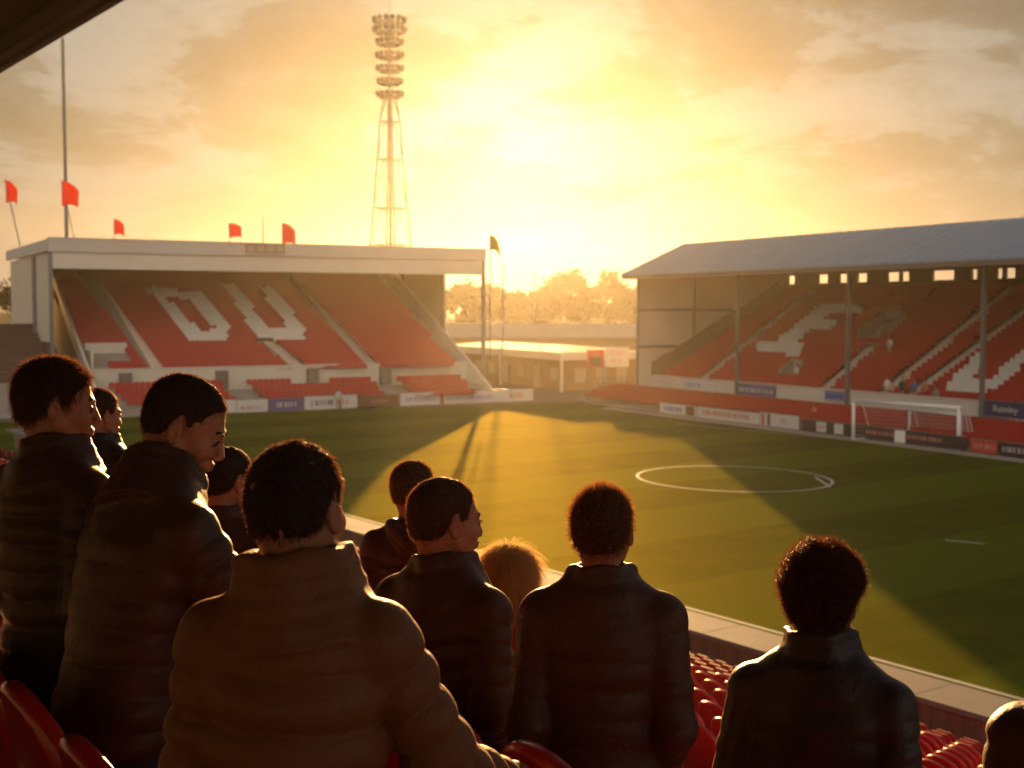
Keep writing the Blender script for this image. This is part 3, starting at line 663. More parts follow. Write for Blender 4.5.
# ------------------------------------------------------------------ floodlight tower
tw=empty('floodlight_tower','tall steel lattice floodlight tower with stacked rings of lamps behind the lettered stand','floodlight tower')
TD=165.; tb=at(391,310,TD); k_=TD/F
def TZ(py): return CAMZ+(HY-py)*k_
def hw(z):  # half width of the lattice
    z0,z1=TZ(245),TZ(98); w0,w1=20.5*k_,9*k_
    return max(.5,w1+(w0-w1)*((z1-z)/(z1-z0))**1.3) if z<z1 else w1*.6
zt=TZ(20); zs=[0,4,8.5,TZ(245),TZ(209),TZ(161),TZ(124),TZ(98)]
ca=[(1,1),(1,-1),(-1,-1),(-1,1)]
for sx,sy in ca:
    mb=MB(); mb.tube([(sx*hw(z)*.71,sy*hw(z)*.71,z) for z in zs],.10,6); mb.build('leg',M_['steel'],tw)
mb=MB(); mb.beam((0,0,0),(0,0,zt),.17,8,.15); mb.build('ladder_shaft',M_['steel'],tw)
for z,z2 in zip(zs[1:],zs[2:]+[None]):
    mb=MB()
    for i in range(4):
        a,b=ca[i],ca[(i+1)%4]; p=Vector((a[0]*hw(z)*.71,a[1]*hw(z)*.71,z)); q=Vector((b[0]*hw(z)*.71,b[1]*hw(z)*.71,z)); mb.beam(p,q,.07,4)
        if z2:
            m_=(p+q)/2; m_.z=z2; 
            mb.beam(p,Vector(((a[0]+b[0])/2*hw(z2)*.71,(a[1]+b[1])/2*hw(z2)*.71,z2)),.04,4); mb.beam(q,Vector(((a[0]+b[0])/2*hw(z2)*.71,(a[1]+b[1])/2*hw(z2)*.71,z2)),.04,4)
    mb.build('brace_frame',M_['steel'],tw)
lampme=None
for py,rr in ((24,2.3),(33.5,2.3),(45,1.8),(58,1.85),(71,1.8),(83.5,1.65),(96,1.8)):
    z=TZ(py); mb=MB(); n=16
    pts=[(math.cos(2*PI*i/n)*rr*.82,math.sin(2*PI*i/n)*rr*.82,z-.55) for i in range(n+1)]; mb.tube(pts,.09,4)
    for i in range(0,n,4): mb.beam((0,0,z-.75),pts[i],.06,4)
    ring=mb.build('lamp_ring',M_['steel'],tw)
    nl=16
    for i in range(nl):
        a=2*PI*i/nl
        if lampme is None:
            b2=MB(); b2.beam((0,0,0),(.36,0,-.10),.16,10,.36); b2.beam((.36,0,-.10),(.41,0,-.115),.36,10,.33); lamp=b2.build('lamp',M_['lampglass'],ring); lampme=lamp
        else: lamp=lampme.copy(); COL.objects.link(lamp); lamp.parent=ring
        lamp.location=(math.cos(a)*rr*.80,math.sin(a)*rr*.80,z-.05); lamp.rotation_euler.z=a
mb=MB(); mb.beam((0,0,zt),(0,0,zt+2.2),.05,5); mb.build('lightning_rod',M_['steel'],tw)
tw.location=(tb.x,tb.y,0); tw.rotation_euler.z=.35
# ------------------------------------------------------------------ flags and poles
def flagmesh(w,h,droop,seed,tri=False):
    r=random.Random(seed); nx,nz=10,6; vs=[];fs=[]
    for i in range(nx+1):
        u=i/nx
        for j in range(nz+1):
            v=j/nz; x=u*w*(1-.25*droop*u)+ (0); z=-v*h*(1-(.35*u if not tri else .9*u))-droop*h*u*u*.8+ (0)
            y=.10*w*math.sin(u*7+v*2+seed)*u; vs.append((x,y,z))
    for i in range(nx):
        for j in range(nz): a=i*(nz+1)+j; fs.append((a,a+1,a+nz+2,a+nz+1))
    return vs,fs
fr=mat('red_flag_cloth',(.75,.06,.015),.8,trans=.45); fw=mat('flag_emblem_cloth',(.75,.5,.4),.8,trans=.4); fg=mat('olive_flag_cloth',(.22,.20,.03),.8,trans=.45)
def flag(label,px,ytop,ybot,depth,w,h,m,base_y,lean=0,emblem=False,seed=0,droop=.6,rad=.03):
    e=empty('flag',label,'flag','small flags flying along the roof of the lettered stand'); k_=depth/F
    p=at(px,ytop,depth); bz=CAMZ+(HY-base_y)*k_
    mb=MB(); mb.beam((lean,0,bz),(0,0,p.z),rad,6); mb.build('pole',M_['steel'],e)
    vs,fs=flagmesh(w,h,droop,seed); mb=MB(); mb.add([(x+.03,y,z+p.z) for x,y,z in vs],fs); c_=mb.build('cloth',m,e,True); md=c_.modifiers.new('s','SOLIDIFY'); md.thickness=.01
    if emblem:
        mb=MB(); pts=[(w*.35+math.cos(t)*w*.16*(1-.1*t),-.12*w-.02,-h*.62+math.sin(t)*h*.2-droop*h*.12) for t in [i*.45 for i in range(10)]]; mb.tube(pts,.05,4); mb.build('emblem',fw,c_)
    e.location=(p.x,p.y,0); e.rotation_euler.z=YAW-PI/2; return e
fd=100
flag('red flag cut by the left edge, on a pole leaning over the lettered stand',5,180,218,92,.95,1.7,fr,247,lean=1.0,seed=1,droop=.5,rad=.04)
flag('large red flag with pale emblem beside the tall mast',61,181,218,94,1.45,1.9,fr,238,lean=.9,emblem=True,seed=2,droop=.5)
flag('small red flag between the tall mast and the roof panel',114,219,236,96,.9,1.2,fr,240,seed=3)
flag('small pointed red flag left of the roof panel',229,223,241,99,1.05,1.2,fr,246,seed=4,droop=.35)
flag('larger red flag above the right end of the roof panel',282,223,246,100,1.15,1.7,fr,248,seed=5,emblem=True,droop=.45)
flag('dark olive flag hanging at the right end of the stand roof',490,235,268,107,1.2,1.3,fg,360,seed=6,droop=1.2,rad=.06)
def mast(label,px,yt,yb,depth,r,name='mast'):
    p=at(px,yt,depth); z0=max(0,CAMZ+(HY-yb)*depth/F) if yb<300 else 0; mb=MB(); mb.beam((0,0,z0),(0,0,p.z),r,8,r*.7); mb.beam((0,0,z0),(0,0,z0+.3),r*1.8,8)
    o=mb.build(name,M_['steel']); o.location=(p.x,p.y,0); tag(o,label,'mast')
mast('tall grey mast rising behind the left end of the stand roof',62.5,38,400,128,.22)
mast('thin short pole on the stand roof between two red flags',263,217,247,105,.05)
mast('thin pale pole standing in the gap right of the lettered stand',503,262,400,150,.13)
mast('thin distant pole left of the tallest tree',534,272,400,170,.12)
# ------------------------------------------------------------------ club house in the gap
ch=empty('clubhouse','low hazy clubhouse with flat cream edged roof between the two stands','clubhouse')
CD=122.; cx_=at(562,360,CD); MC=frameM((cx_.x,cx_.y),LU,LV0)
# local x runs right, y away
EZc=3.1
mb=MB(); mb.box(-.3,9.5,-.3,30,EZc,EZc+.75); mb.build('roof_edge',M_['cream'],ch)
mb=MB(); mb.add([(-.3,-.3,EZc+.76),(9.5,-.3,EZc+.76),(9.5,30,EZc+.76),(-.3,30,EZc+.76),(4.6,6,EZc+1.25),(4.6,26,EZc+1.25)],[(0,1,4),(1,2,5,4),(2,3,5),(3,0,4,5)]); mb.build('roof',M_['brownroof'],ch)
mb=MB(); mb.box(1.2,9.2,1.2,29.5,0,EZc-.01); mb.build('wall',M_['clubwall'],ch)
for i in range(7):
    mb=MB(); mb.box(1.1,1.19,3+i*3.8,4.6+i*3.8,0.0 if i%2 else .9,2.2); mb.build('door' if i%2 else 'window',colmat('pale_panel',(.45,.38,.28)),ch)
for i in range(3):
    mb=MB(); mb.box(2+i*2.4,3.3+i*2.4,1.1,1.19,.8,2.2); mb.build('window',colmat('pale_panel',(.45,.38,.28)),ch)
for x_,y_ in ((-.1,-.1),(9.2,-.1),(-.1,14),(-.1,28)):
    mb=MB(); mb.box(x_-.12,x_+.12,y_-.12,y_+.12,0,EZc); mb.build('post',M_['cream'],ch)
ch.matrix_world=MC
c2=empty('store_building','long low tan building behind the clubhouse in the haze','building')
mb=MB(); mb.box(-26,26,0,10,0,4.6); mb.build('wall',M_['clubwall'],c2)
mb=MB(); mb.prism([(-.6,4.5),(5,6.2),(10.6,4.5),(10.6,4.3),(-.6,4.3)],lambda p:(-27,p[0],p[1]),lambda p:(27,p[0],p[1])); fixn(mb.build('roof',M_['brownroof'],c2))
for i in range(9): mb=MB(); mb.box(-24+i*5.6,-22+i*5.6,-.06,-.002,1.2,2.6); mb.build('window',colmat('pale_panel',(.45,.38,.28)),c2)
p=at(560,360,165); c2.matrix_world=frameM((p.x,p.y),(math.sin(YAW),-math.cos(YAW)),(math.cos(YAW),math.sin(YAW)))
# two signs beside it
def sign(label,a,b,yt,yb,depth,col,ink,seed,blk=None):
    p0=at(a,yt,depth);p1=at(b,yb,depth); w=(p1-p0); w.z=0; w=w.length; e=empty('sign',label,'sign')
    mb=MB(); mb.box(0,w,0,.08,p1.z,p0.z); mb.build('panel',C(col),e)
    H=p0.z-p1.z; mb=MB(); 
    if ink: strokes(mb,w*.2,w*.8,p1.z+H*.58,p1.z+H*.8,-.002,seed); strokes(mb,w*.25,w*.75,p1.z+H*.22,p1.z+H*.42,-.002,seed+1); mb.build('lettering',C(ink),e)
    if blk: mb=MB(); mb.box(w*.15,w*.85,-.03,-.003,p1.z+.1,p1.z+H*.6); mb.build('lower_panel',C(blk),e)
    for x_ in (.1,w-.1): mb=MB(); mb.box(x_-.06,x_+.06,.09,.2,0,p0.z); mb.build('post',M_['steel'],e)
    e.matrix_world=frameM((p0.x,p0.y),(math.sin(YAW),-math.cos(YAW)),(math.cos(YAW),math.sin(YAW)))
sign('orange red sign panel on posts left of the white sign',587,604,350,367,118,'red',None,61,'brown')
sign('white sign with faint red lettering beside the clubhouse',605,629,347,367,117,'white','pink',63)
fe=empty('railing_fence','tan post and rail fence in front of the clubhouse','fence')
pa=gz(586,402);pb=gz(632,398)
for i in range(9):
    q=pa.lerp(pb,i/8); mb=MB(); mb.beam(q,q+Vector((0,0,2.0)),.05,5); mb.build('post',M_['steel'],fe)
mb=MB(); mb.beam(pa+Vector((0,0,1.1)),pb+Vector((0,0,1.1)),.04,5); mb.build('rail',M_['steel'],fe); mb=MB(); mb.beam(pa+Vector((0,0,2)),pb+Vector((0,0,2)),.04,5); mb.build('rail',M_['steel'],fe)
# ------------------------------------------------------------------ trees
mbark=mat('bark',(.07,.05,.035),.9); mleaf=mat('winter_leaves',(.028,.02,.009),.9,trans=.10,var=.4,spec=.1)
def tree(px,ytop,depth,w,label,seed,dens=1.0):
    r=random.Random(seed); p=at(px,ytop,depth); H=p.z; e=empty('tree',label,'tree','hazy trees behind the clubhouse')
    mb=MB(); mb.beam((0,0,0),(0,0,H*.35),.28,7,.2); tips=[]
    def br(a,d,l,rad,k):
        b=a+d*l; mb.beam(a,b,rad,5,rad*.65)
        if k==0: tips.append((a,b)); return
        for _ in range(3 if k>1 else 4):
            nd=(d+Vector((r.uniform(-1,1),r.uniform(-1,1),r.uniform(-.25,.8)))*.62).normalized(); br(a.lerp(b,r.uniform(.6,1)),nd,l*r.uniform(.6,.82),rad*.6,k-1)
    for _ in range(4):
        br(Vector((0,0,H*r.uniform(.22,.38))),Vector((r.uniform(-.8,.8),r.uniform(-.8,.8),1)).normalized(),H*.25,.14,3)
    cr=MB(); sc=w/ (2*max(.1,max(math.hypot(b.x,b.y) for a,b in tips))); zt_=max(b.z for a,b in tips)
    for v in range(len(mb.v)):
        x_,y_,z_=mb.v[v]; mb.v[v]=(x_*(sc if z_>H*.2 else 1),y_*(sc if z_>H*.2 else 1),z_*H/zt_)
    for a,b in tips:
        for _ in range(int(14*dens)):
            q=a.lerp(b,r.uniform(.2,1.15)); q=Vector((q.x*sc,q.y*sc,q.z*H/zt_))+Vector([r.gauss(0,.6) for _ in range(3)])
            u=Vector([r.gauss(0,1) for _ in range(3)]).normalized()*r.uniform(.3,.8); v_=u.orthogonal().normalized()*r.uniform(.25,.6); cr.quad(q-u,q-v_,q+u,q+v_)
    mb.build('trunk',mbark,e); cr.build('crown',mleaf,e); e.location=(p.x,p.y,0); e.rotation_euler.z=r.uniform(0,6)
TL=[(585,272,200,17,'tallest rounded tree near the middle of the gap, behind the clubhouse roof'),(560,288,195,13,'tree just left of the tallest rounded tree'),(612,284,205,14,'tree just right of the tallest rounded tree'),
(530,293,190,13,'tree behind the thin distant pole'),(504,287,185,12,'tree behind the thin pale pole in the gap'),(478,285,180,12,'tree seen behind the end post of the lettered stand'),(456,284,178,12,'tree seen through the open end of the lettered stand'),
(636,290,210,15,'tree at the corner of the right stand end wall'),(545,300,170,12,'low bushy tree in front of the others, right of the distant pole'),(515,303,172,12,'low bushy tree in front, between the two thin poles'),(598,300,176,13,'low bushy tree beneath the tallest tree'),(625,302,176,12,'low bushy tree nearest the right stand'),
(485,302,166,11,'low bushy tree right of the lettered stand end post'),(440,290,180,12,'tree half hidden by the end wall of the lettered stand'),(570,303,182,12,'low bushy tree left of the tallest tree foot')]
for i,(px,yt,d,w,lb) in enumerate(TL): tree(px,yt,d*1.6,w*1.6,lb,40+i)
tree(12,282,200,14,'bare tree at the left edge above the open brown terrace',82,.5)

hm=MB(); vs=[];fs=[]; fx,fy=math.cos(YAW),math.sin(YAW); r_=random.Random(5)
for i in range(61):
    t=(i-30)*13; h=8.2+1.6*math.sin(i*.37)+1.1*math.sin(i*1.3)+r_.uniform(-.4,.4)
    for (dd,z) in ((395,-.5),(425,h*.8),(455,h),(520,-.5)): vs.append((fx*dd+fy*t,fy*dd-fx*t,z))
for i in range(60):
    for j in range(3): a=i*4+j; fs.append((a,a+1,a+5,a+4))
hm.add(vs,fs); o=fixn(hm.build('hills',mat('distant_scrub',(.05,.045,.02),.95,var=.4,vscale=.08),None,True)); o['kind']='structure'
# ------------------------------------------------------------------ people: implicit surfaces meshed as one skin
def surface_nets(V,xs,ys,zs):
    nx,ny,nz=V.shape; ins=V<0
    def cor(a,b,c): return V[a:nx-1+a,b:ny-1+b,c:nz-1+c]
    cs=[(a,b,c) for a in (0,1) for b in (0,1) for c in (0,1)]
    sm=sum((cor(*q)<0).astype(np.int8) for q in cs); act=(sm>0)&(sm<8); I=np.argwhere(act)
    if len(I)==0: return np.zeros((0,3)),np.zeros((0,4),int)
    i,j,k=I.T; acc=np.zeros((len(I),3)); cnt=np.zeros(len(I)); G=(xs,ys,zs)
    for ax in range(3):
        for o in [(p,q) for p in (0,1) for q in (0,1)]:
            a=[0,0,0]; oth=[d for d in range(3) if d!=ax]; a[oth[0]],a[oth[1]]=o; b=list(a); b[ax]=1
            va=V[i+a[0],j+a[1],k+a[2]]; vb=V[i+b[0],j+b[1],k+b[2]]; m=(va<0)!=(vb<0)
            t=np.where(m,va/(va-vb+1e-12),0)
            P=[G[d][I[:,d]+a[d]] for d in range(3)]; P[ax]=P[ax]+t*(G[ax][I[:,ax]+1]-G[ax][I[:,ax]])
            acc+=np.stack(P,1)*m[:,None]; cnt+=m
    verts=acc/np.maximum(cnt,1)[:,None]; idx=-np.ones(act.shape,int); idx[i,j,k]=np.arange(len(I)); F_=[]
    for ax in range(3):
        o=[d for d in range(3) if d!=ax]
        s0=[slice(1,-1)]*3; s0[ax]=slice(0,-1); s1=list(s0); s1[ax]=slice(1,None)
        A=ins[tuple(s0)]; B=ins[tuple(s1)]; E=np.argwhere(A!=B)
        if len(E)==0: continue
        off=np.ones(3,int); off[ax]=0; E=E+off; sgn=ins[E[:,0],E[:,1],E[:,2]]
        d1=np.zeros(3,int); d1[o[0]]=1; d2=np.zeros(3,int); d2[o[1]]=1
        q=[E-d1-d2,E-d2,E,E-d1]; Q=np.stack([idx[tuple(x.T)] for x in q],1)
        flip=sgn if ax!=1 else ~sgn
        Q[~flip]=Q[~flip][:,::-1]; F_.append(Q)
    F_=np.concatenate(F_); F_=F_[(F_>=0).all(1)]; return verts,F_
def smin(a,b,k): h=np.clip(.5+.5*(b-a)/k,0,1); return b*(1-h)+a*h-k*h*(1-h)
def smax(a,b,k): return -smin(-a,-b,k)
def ell(P,c,r,R=None):
    q=P-np.array(c); 
    if R is not None: q=q@np.array(R)
    r=np.array(r); k0=np.linalg.norm(q/r,axis=-1); k1=np.linalg.norm(q/(r*r),axis=-1); return k0*(k0-1)/np.maximum(k1,1e-9)
def cone(P,a,b,ra,rb,ret=False):
    a=np.array(a);b=np.array(b); ab=b-a; t=np.clip(((P-a)@ab)/(ab@ab),0,1); d=np.linalg.norm(P-a-t[...,None]*ab,axis=-1)-(ra+(rb-ra)*t)
    return (d,t) if ret else d
def axis(segs):
    out=[]
    for a,b,h in segs: n=max(1,int(round((b-a)/h))); out+=list(a+(b-a)*np.arange(n)/n)
    out.append(segs[-1][1]); return np.array(out)
def mesh_from(name,V,F_,mats,parent,M=None,smooth=True):
    me=bpy.data.meshes.new(name); me.vertices.add(len(V)); me.vertices.foreach_set('co',np.asarray(V,dtype=np.float32).ravel())
    n=F_.shape[1]; me.loops.add(F_.size); me.loops.foreach_set('vertex_index',F_.ravel().astype(np.int32)); me.polygons.add(len(F_))
    me.polygons.foreach_set('loop_start',np.arange(0,F_.size,n,dtype=np.int32)); me.polygons.foreach_set('loop_total',np.full(len(F_),n,dtype=np.int32))
    if smooth: me.polygons.foreach_set('use_smooth',np.ones(len(F_),bool))
    me.update(calc_edges=True); me.validate()
    for m in (mats if isinstance(mats,(list,tuple)) else [mats]): me.materials.append(m)
    o=bpy.data.objects.new(name,me); COL.objects.link(o); o.parent=parent
    return o
def vnoise(P,s,seed=0):   # cheap smooth noise by summed sines
    r=np.random.default_rng(seed); v=0
    for i in range(5):
        d=r.normal(size=3); d/=np.linalg.norm(d); v=v+np.sin((P@d)*s*r.uniform(.7,1.6)+r.uniform(0,6))
    return v/5
def rotm(yaw,pitch=0,roll=0):
    return np.array(Matrix.Rotation(yaw,3,'Z')@Matrix.Rotation(pitch,3,'Y')@Matrix.Rotation(roll,3,'X'))
def grid_eval(fn,X,Y,Z,chunk=24):
    V=np.empty((len(X),len(Y),len(Z)),dtype=np.float64)
    for a in range(0,len(X),chunk):
        P=np.stack(np.meshgrid(X[a:a+chunk],Y,Z,indexing='ij'),-1); V[a:a+chunk]=fn(P)
    return V
# head in its own axes: x forward, y left, z up, eyes at z=0
def head_sdf(Q,female=False,smile=0):
    E=lambda c,r,R=None: ell(Q,c,r,R)
    d=E((-.022,0,.038),(.098,.077,.084)); d=smin(d,E((.028,0,-.022),(.060,.060,.080)),.03)
    d=smin(d,E((-.045,0,-.01),(.062,.062,.07)),.03)
    for s in (1,-1):
        d=smin(d,cone(Q,(-.004,s*.056,-.045),(.052,s*.030,-.094),.017,.018),.028)
        d=smin(d,E((.058,s*.036,-.030),(.024,.024,.022)),.022)      # cheek
    d=smin(d,E((.066,0,-.102),(.022,.022,.016)),.022)
    d=smin(d,cone(Q,(.078,-.030,.020),(.078,.030,.020),.010,.010),.016)
    for s in (1,-1): d=smax(d,-ell(Q,(.094,s*.031,.001),(.016,.017,.012)),.012)
    for s in (1,-1): d=smin(d,ell(Q,(.075,s*.031,.001),(.0135,.015,.0125)),.003)
    d=smin(d,cone(Q,(.084,0,.010),(.103,0,-.030),.0075,.0105),.010)
    d=smin(d,ell(Q,(.101,0,-.036),(.0115,.012,.009)),.006)
    for s in (1,-1): d=smin(d,ell(Q,(.097,s*.013,-.039),(.010,.007,.007)),.006)
    d=smin(d,E((.078,0,-.066),(.020,.028,.018)),.012)
    w=.023+smile*.006
    d=smin(d,ell(Q,(.0935,0,-.0605),(.007,w,.0055)),.004); d=smin(d,ell(Q,(.0915,0,-.0725),(.0075,w*.85,.0065)),.004)
    d=smax(d,-cone(Q,(.102,-.02,-.0662),(.102,.02,-.0662),.003,.003),.004)
    # ears
    for s in (1,-1):
        R=rotm(s*.30,-.18,0); c=np.array((-.012,s*.080,-.012)); e_=ell(Q,c,(.0185,.0075,.030),R); e_=smax(e_,-ell(Q,c+np.array((.003,s*.008,.002)),(.011,.006,.019),R),.004)
        d=smin(d,e_,.006)
    return d
HX=[-.13,-.075,-.042,-.018,-.004,.010,.026,.040,.062,.085,.11]; HZ=[-.078,-.068,-.048,.014,.018,-.018,-.012,.030,.052,.066,.085]
def hair_sdf(Q,vol=.006,kind='short',seed=1,recede=0):
    x,y,z=Q[...,0],Q[...,1],Q[...,2]
    hl=np.interp(x,HX,HZ)+recede*np.exp(-((np.abs(y)-.045)/.02)**2)*np.clip((x-.03)*20,0,1)
    hl=hl+vnoise(Q,170,seed+3)*.0035
    c=ell(Q,(-.022,0,.038),(.098,.077,.084)); c=smin(c,ell(Q,(-.045,0,-.01),(.062,.064,.07)),.03)
    fade=np.clip((z-hl)/.034,0,1); fade=fade*fade*(3-2*fade); c=c-(-.003+(vol+.003)*fade)
    hl=hl+np.where(np.abs(y)<.03,0.0,0)*0
    if kind=='short': d=smax(c,(hl-z-.004)*.8,.006)
    elif kind=='curly':
        c=ell(Q,(-.02,0,.052),(.115+vol,.098+vol,.100+vol)); c=smin(c,ell(Q,(-.05,0,-.01),(.062+vol,.070+vol,.07)),.04)
        d=smax(c,(hl-.005-z)*.8,.012)
    elif kind=='long':
        c=ell(Q,(-.025,0,.040),(.112,.092,.095))
        b=ell(Q,(-.055,0,-.075),(.070,.092,.135)); c=smin(c,b,.05)
        front=(x-.045)+np.clip(-z,0,1)*.25-np.clip(z-.05,0,1)*2.0
        d=smax(c,front,.015)
    amp={'short':.0025,'curly':.013,'long':.005}[kind]; fr={'short':170,'curly':120,'long':60}[kind]
    Pn=Q*np.array((1,1,.25)) if kind=='long' else Q
    am=amp*(fade if kind=='short' else 1.0); return d+vnoise(Pn,fr,seed)*am+vnoise(Pn,fr*.35,seed+5)*am*.5
mskin=mat('skin',(.42,.18,.095),.5,var=.10,vscale=30,sss=.3,bump=.001,bscale=300)
mskind=mat('skin_deep',(.20,.085,.05),.5,var=.10,vscale=30,sss=.25)
mhair={}; mst={}
for n_,c_ in (('dark',(.028,.015,.009)),('brown',(.05,.025,.013)),('blonde',(.55,.33,.13)),('black',(.02,.011,.007)),('greybrown',(.075,.05,.035))):
    mhair[n_]=mat(n_+'_hair',c_,.7,var=.3,vscale=60,trans=.1 if n_!='blonde' else .5,spec=.2); mst[n_]=mat(n_+'_hair_strand',(.13,.038,.012) if n_=='black' else tuple(min(.9,q*f_) for q,f_ in zip(c_,(6,4.4,3.2) if n_!='blonde' else (1.45,1.6,1.9))),.45,var=.3,vscale=60,trans=.7)  # strands lighter than the hair mass: backlit rim glow put into the colour
def jacketmat(name,c,rough=.5):
    m=mat(name,c,rough,var=.18,vscale=9,bump=.010,bscale=26,spec=.34,sheen=.14); m.node_tree.nodes['Principled BSDF'].inputs['Sheen Tint'].default_value=(1,.5,.2,1); return m
mj={'darkbrown':jacketmat('dark_brown_nylon',(.058,.024,.014)),'brown':jacketmat('brown_quilted_cloth',(.072,.030,.016)),'tan':jacketmat('tan_brown_cloth',(.20,.070,.024),.6),
    'black':jacketmat('black_nylon',(.022,.018,.018),.42),'plum':jacketmat('plum_brown_nylon',(.058,.024,.020)),'red':jacketmat('red_fleece',(.25,.018,.014),.8)}
mjean=mat('dark_jeans',(.018,.022,.035),.85,var=.2,vscale=40)
mshoe=mat('black_shoe',(.02,.018,.016),.5)
meye=mat('eye',(.09,.06,.045),.3); mlash=mat('eyebrow_hair',(.03,.017,.01),.8); mzip=mat('metal_zip',(.5,.42,.3),.3,.9)
def strands(Vh,Fh,n,length,mode,m,parent,seed,width=.0011,Rh=None,hc=None):
    r=np.random.default_rng(seed); A=Vh[Fh[:,0]];B=Vh[Fh[:,1]];C_=Vh[Fh[:,2]]; nr_=np.cross(B-A,C_-A); ar=np.linalg.norm(nr_,axis=1)+1e-12; nr_/=ar[:,None]
    pick=r.choice(len(Fh),n,p=ar/ar.sum()); u=r.random((n,1)); v=r.random((n,1)); P=A[pick]+(B-A)[pick]*u*.9+(C_-A)[pick]*v*.5; nn=nr_[pick]
    up=Rh[:,2]; fw=Rh[:,0]
    rnd=r.normal(size=(n,3))
    nu=np.clip((nn@up)[:,None],0,1); spread=r.random((n,1))
    if mode=='short':
        tg=-up*(1-nu)*.9+fw*nu*.9+fw*.15; tg=tg-nn*(tg*nn).sum(1,keepdims=True); d=nn*(.25+.55*spread**2)+tg*.9+rnd*.24
    elif mode=='spiky': d=nn*.6+up*(.2+.9*np.clip((nn@up)[:,None],0,1))+rnd*.3
    elif mode=='curly': d=nn+rnd*.55
    else:
        rad=nn-up*(nn@up)[:,None]+rnd*.15; rad/=np.linalg.norm(rad,axis=1)[:,None]; d=rad*(.12+.95*nu)-up*(1.05-nu)+rnd*(.10+.35*(spread>.93))
    d/=np.linalg.norm(d,axis=1)[:,None]; L=length*r.uniform(.45,1.25,(n,1)); seg={'short':2,'spiky':2,'curly':7,'long':5}[mode]
    side=np.cross(d,r.normal(size=(n,3))); side/=np.linalg.norm(side,axis=1)[:,None]; oth=np.cross(d,side)
    P=P-nn*.003; pts=[P]; 
    for s in range(1,seg+1):
        t=s/seg
        if mode=='curly':
            an=t*PI*3.2*r.choice([-1,1]); q=P+d*L*t*.75+(side*math.cos(an)+oth*math.sin(an)-side)*.008
        elif mode=='long': q=P+d*L*t+side*np.sin(t*4+rnd[:,:1]*2)*.006-up*L*t*t*(.15+.5*nu)
        else: q=P+d*L*t+(-up*.18+rnd*.05)*L*t*t
        pts.append(q)
    W=[width*(1-.75*(s/seg)) for s in range(seg+1)]; Vs=[];
    for s,p in enumerate(pts): Vs+=[p-oth*W[s],p+oth*W[s]] if mode!='curly' else [p-oth*W[s]*1.2,p+side*W[s]*1.2]
    Vs=np.stack(Vs,1); k=2*(seg+1); base=np.arange(n)[:,None]*k; Fs=np.concatenate([base+np.array([[2*s,2*s+1,2*s+3,2*s+2]]) for s in range(seg)],0)
    return mesh_from('hair_strands',Vs.reshape(-1,3),Fs,m,parent)
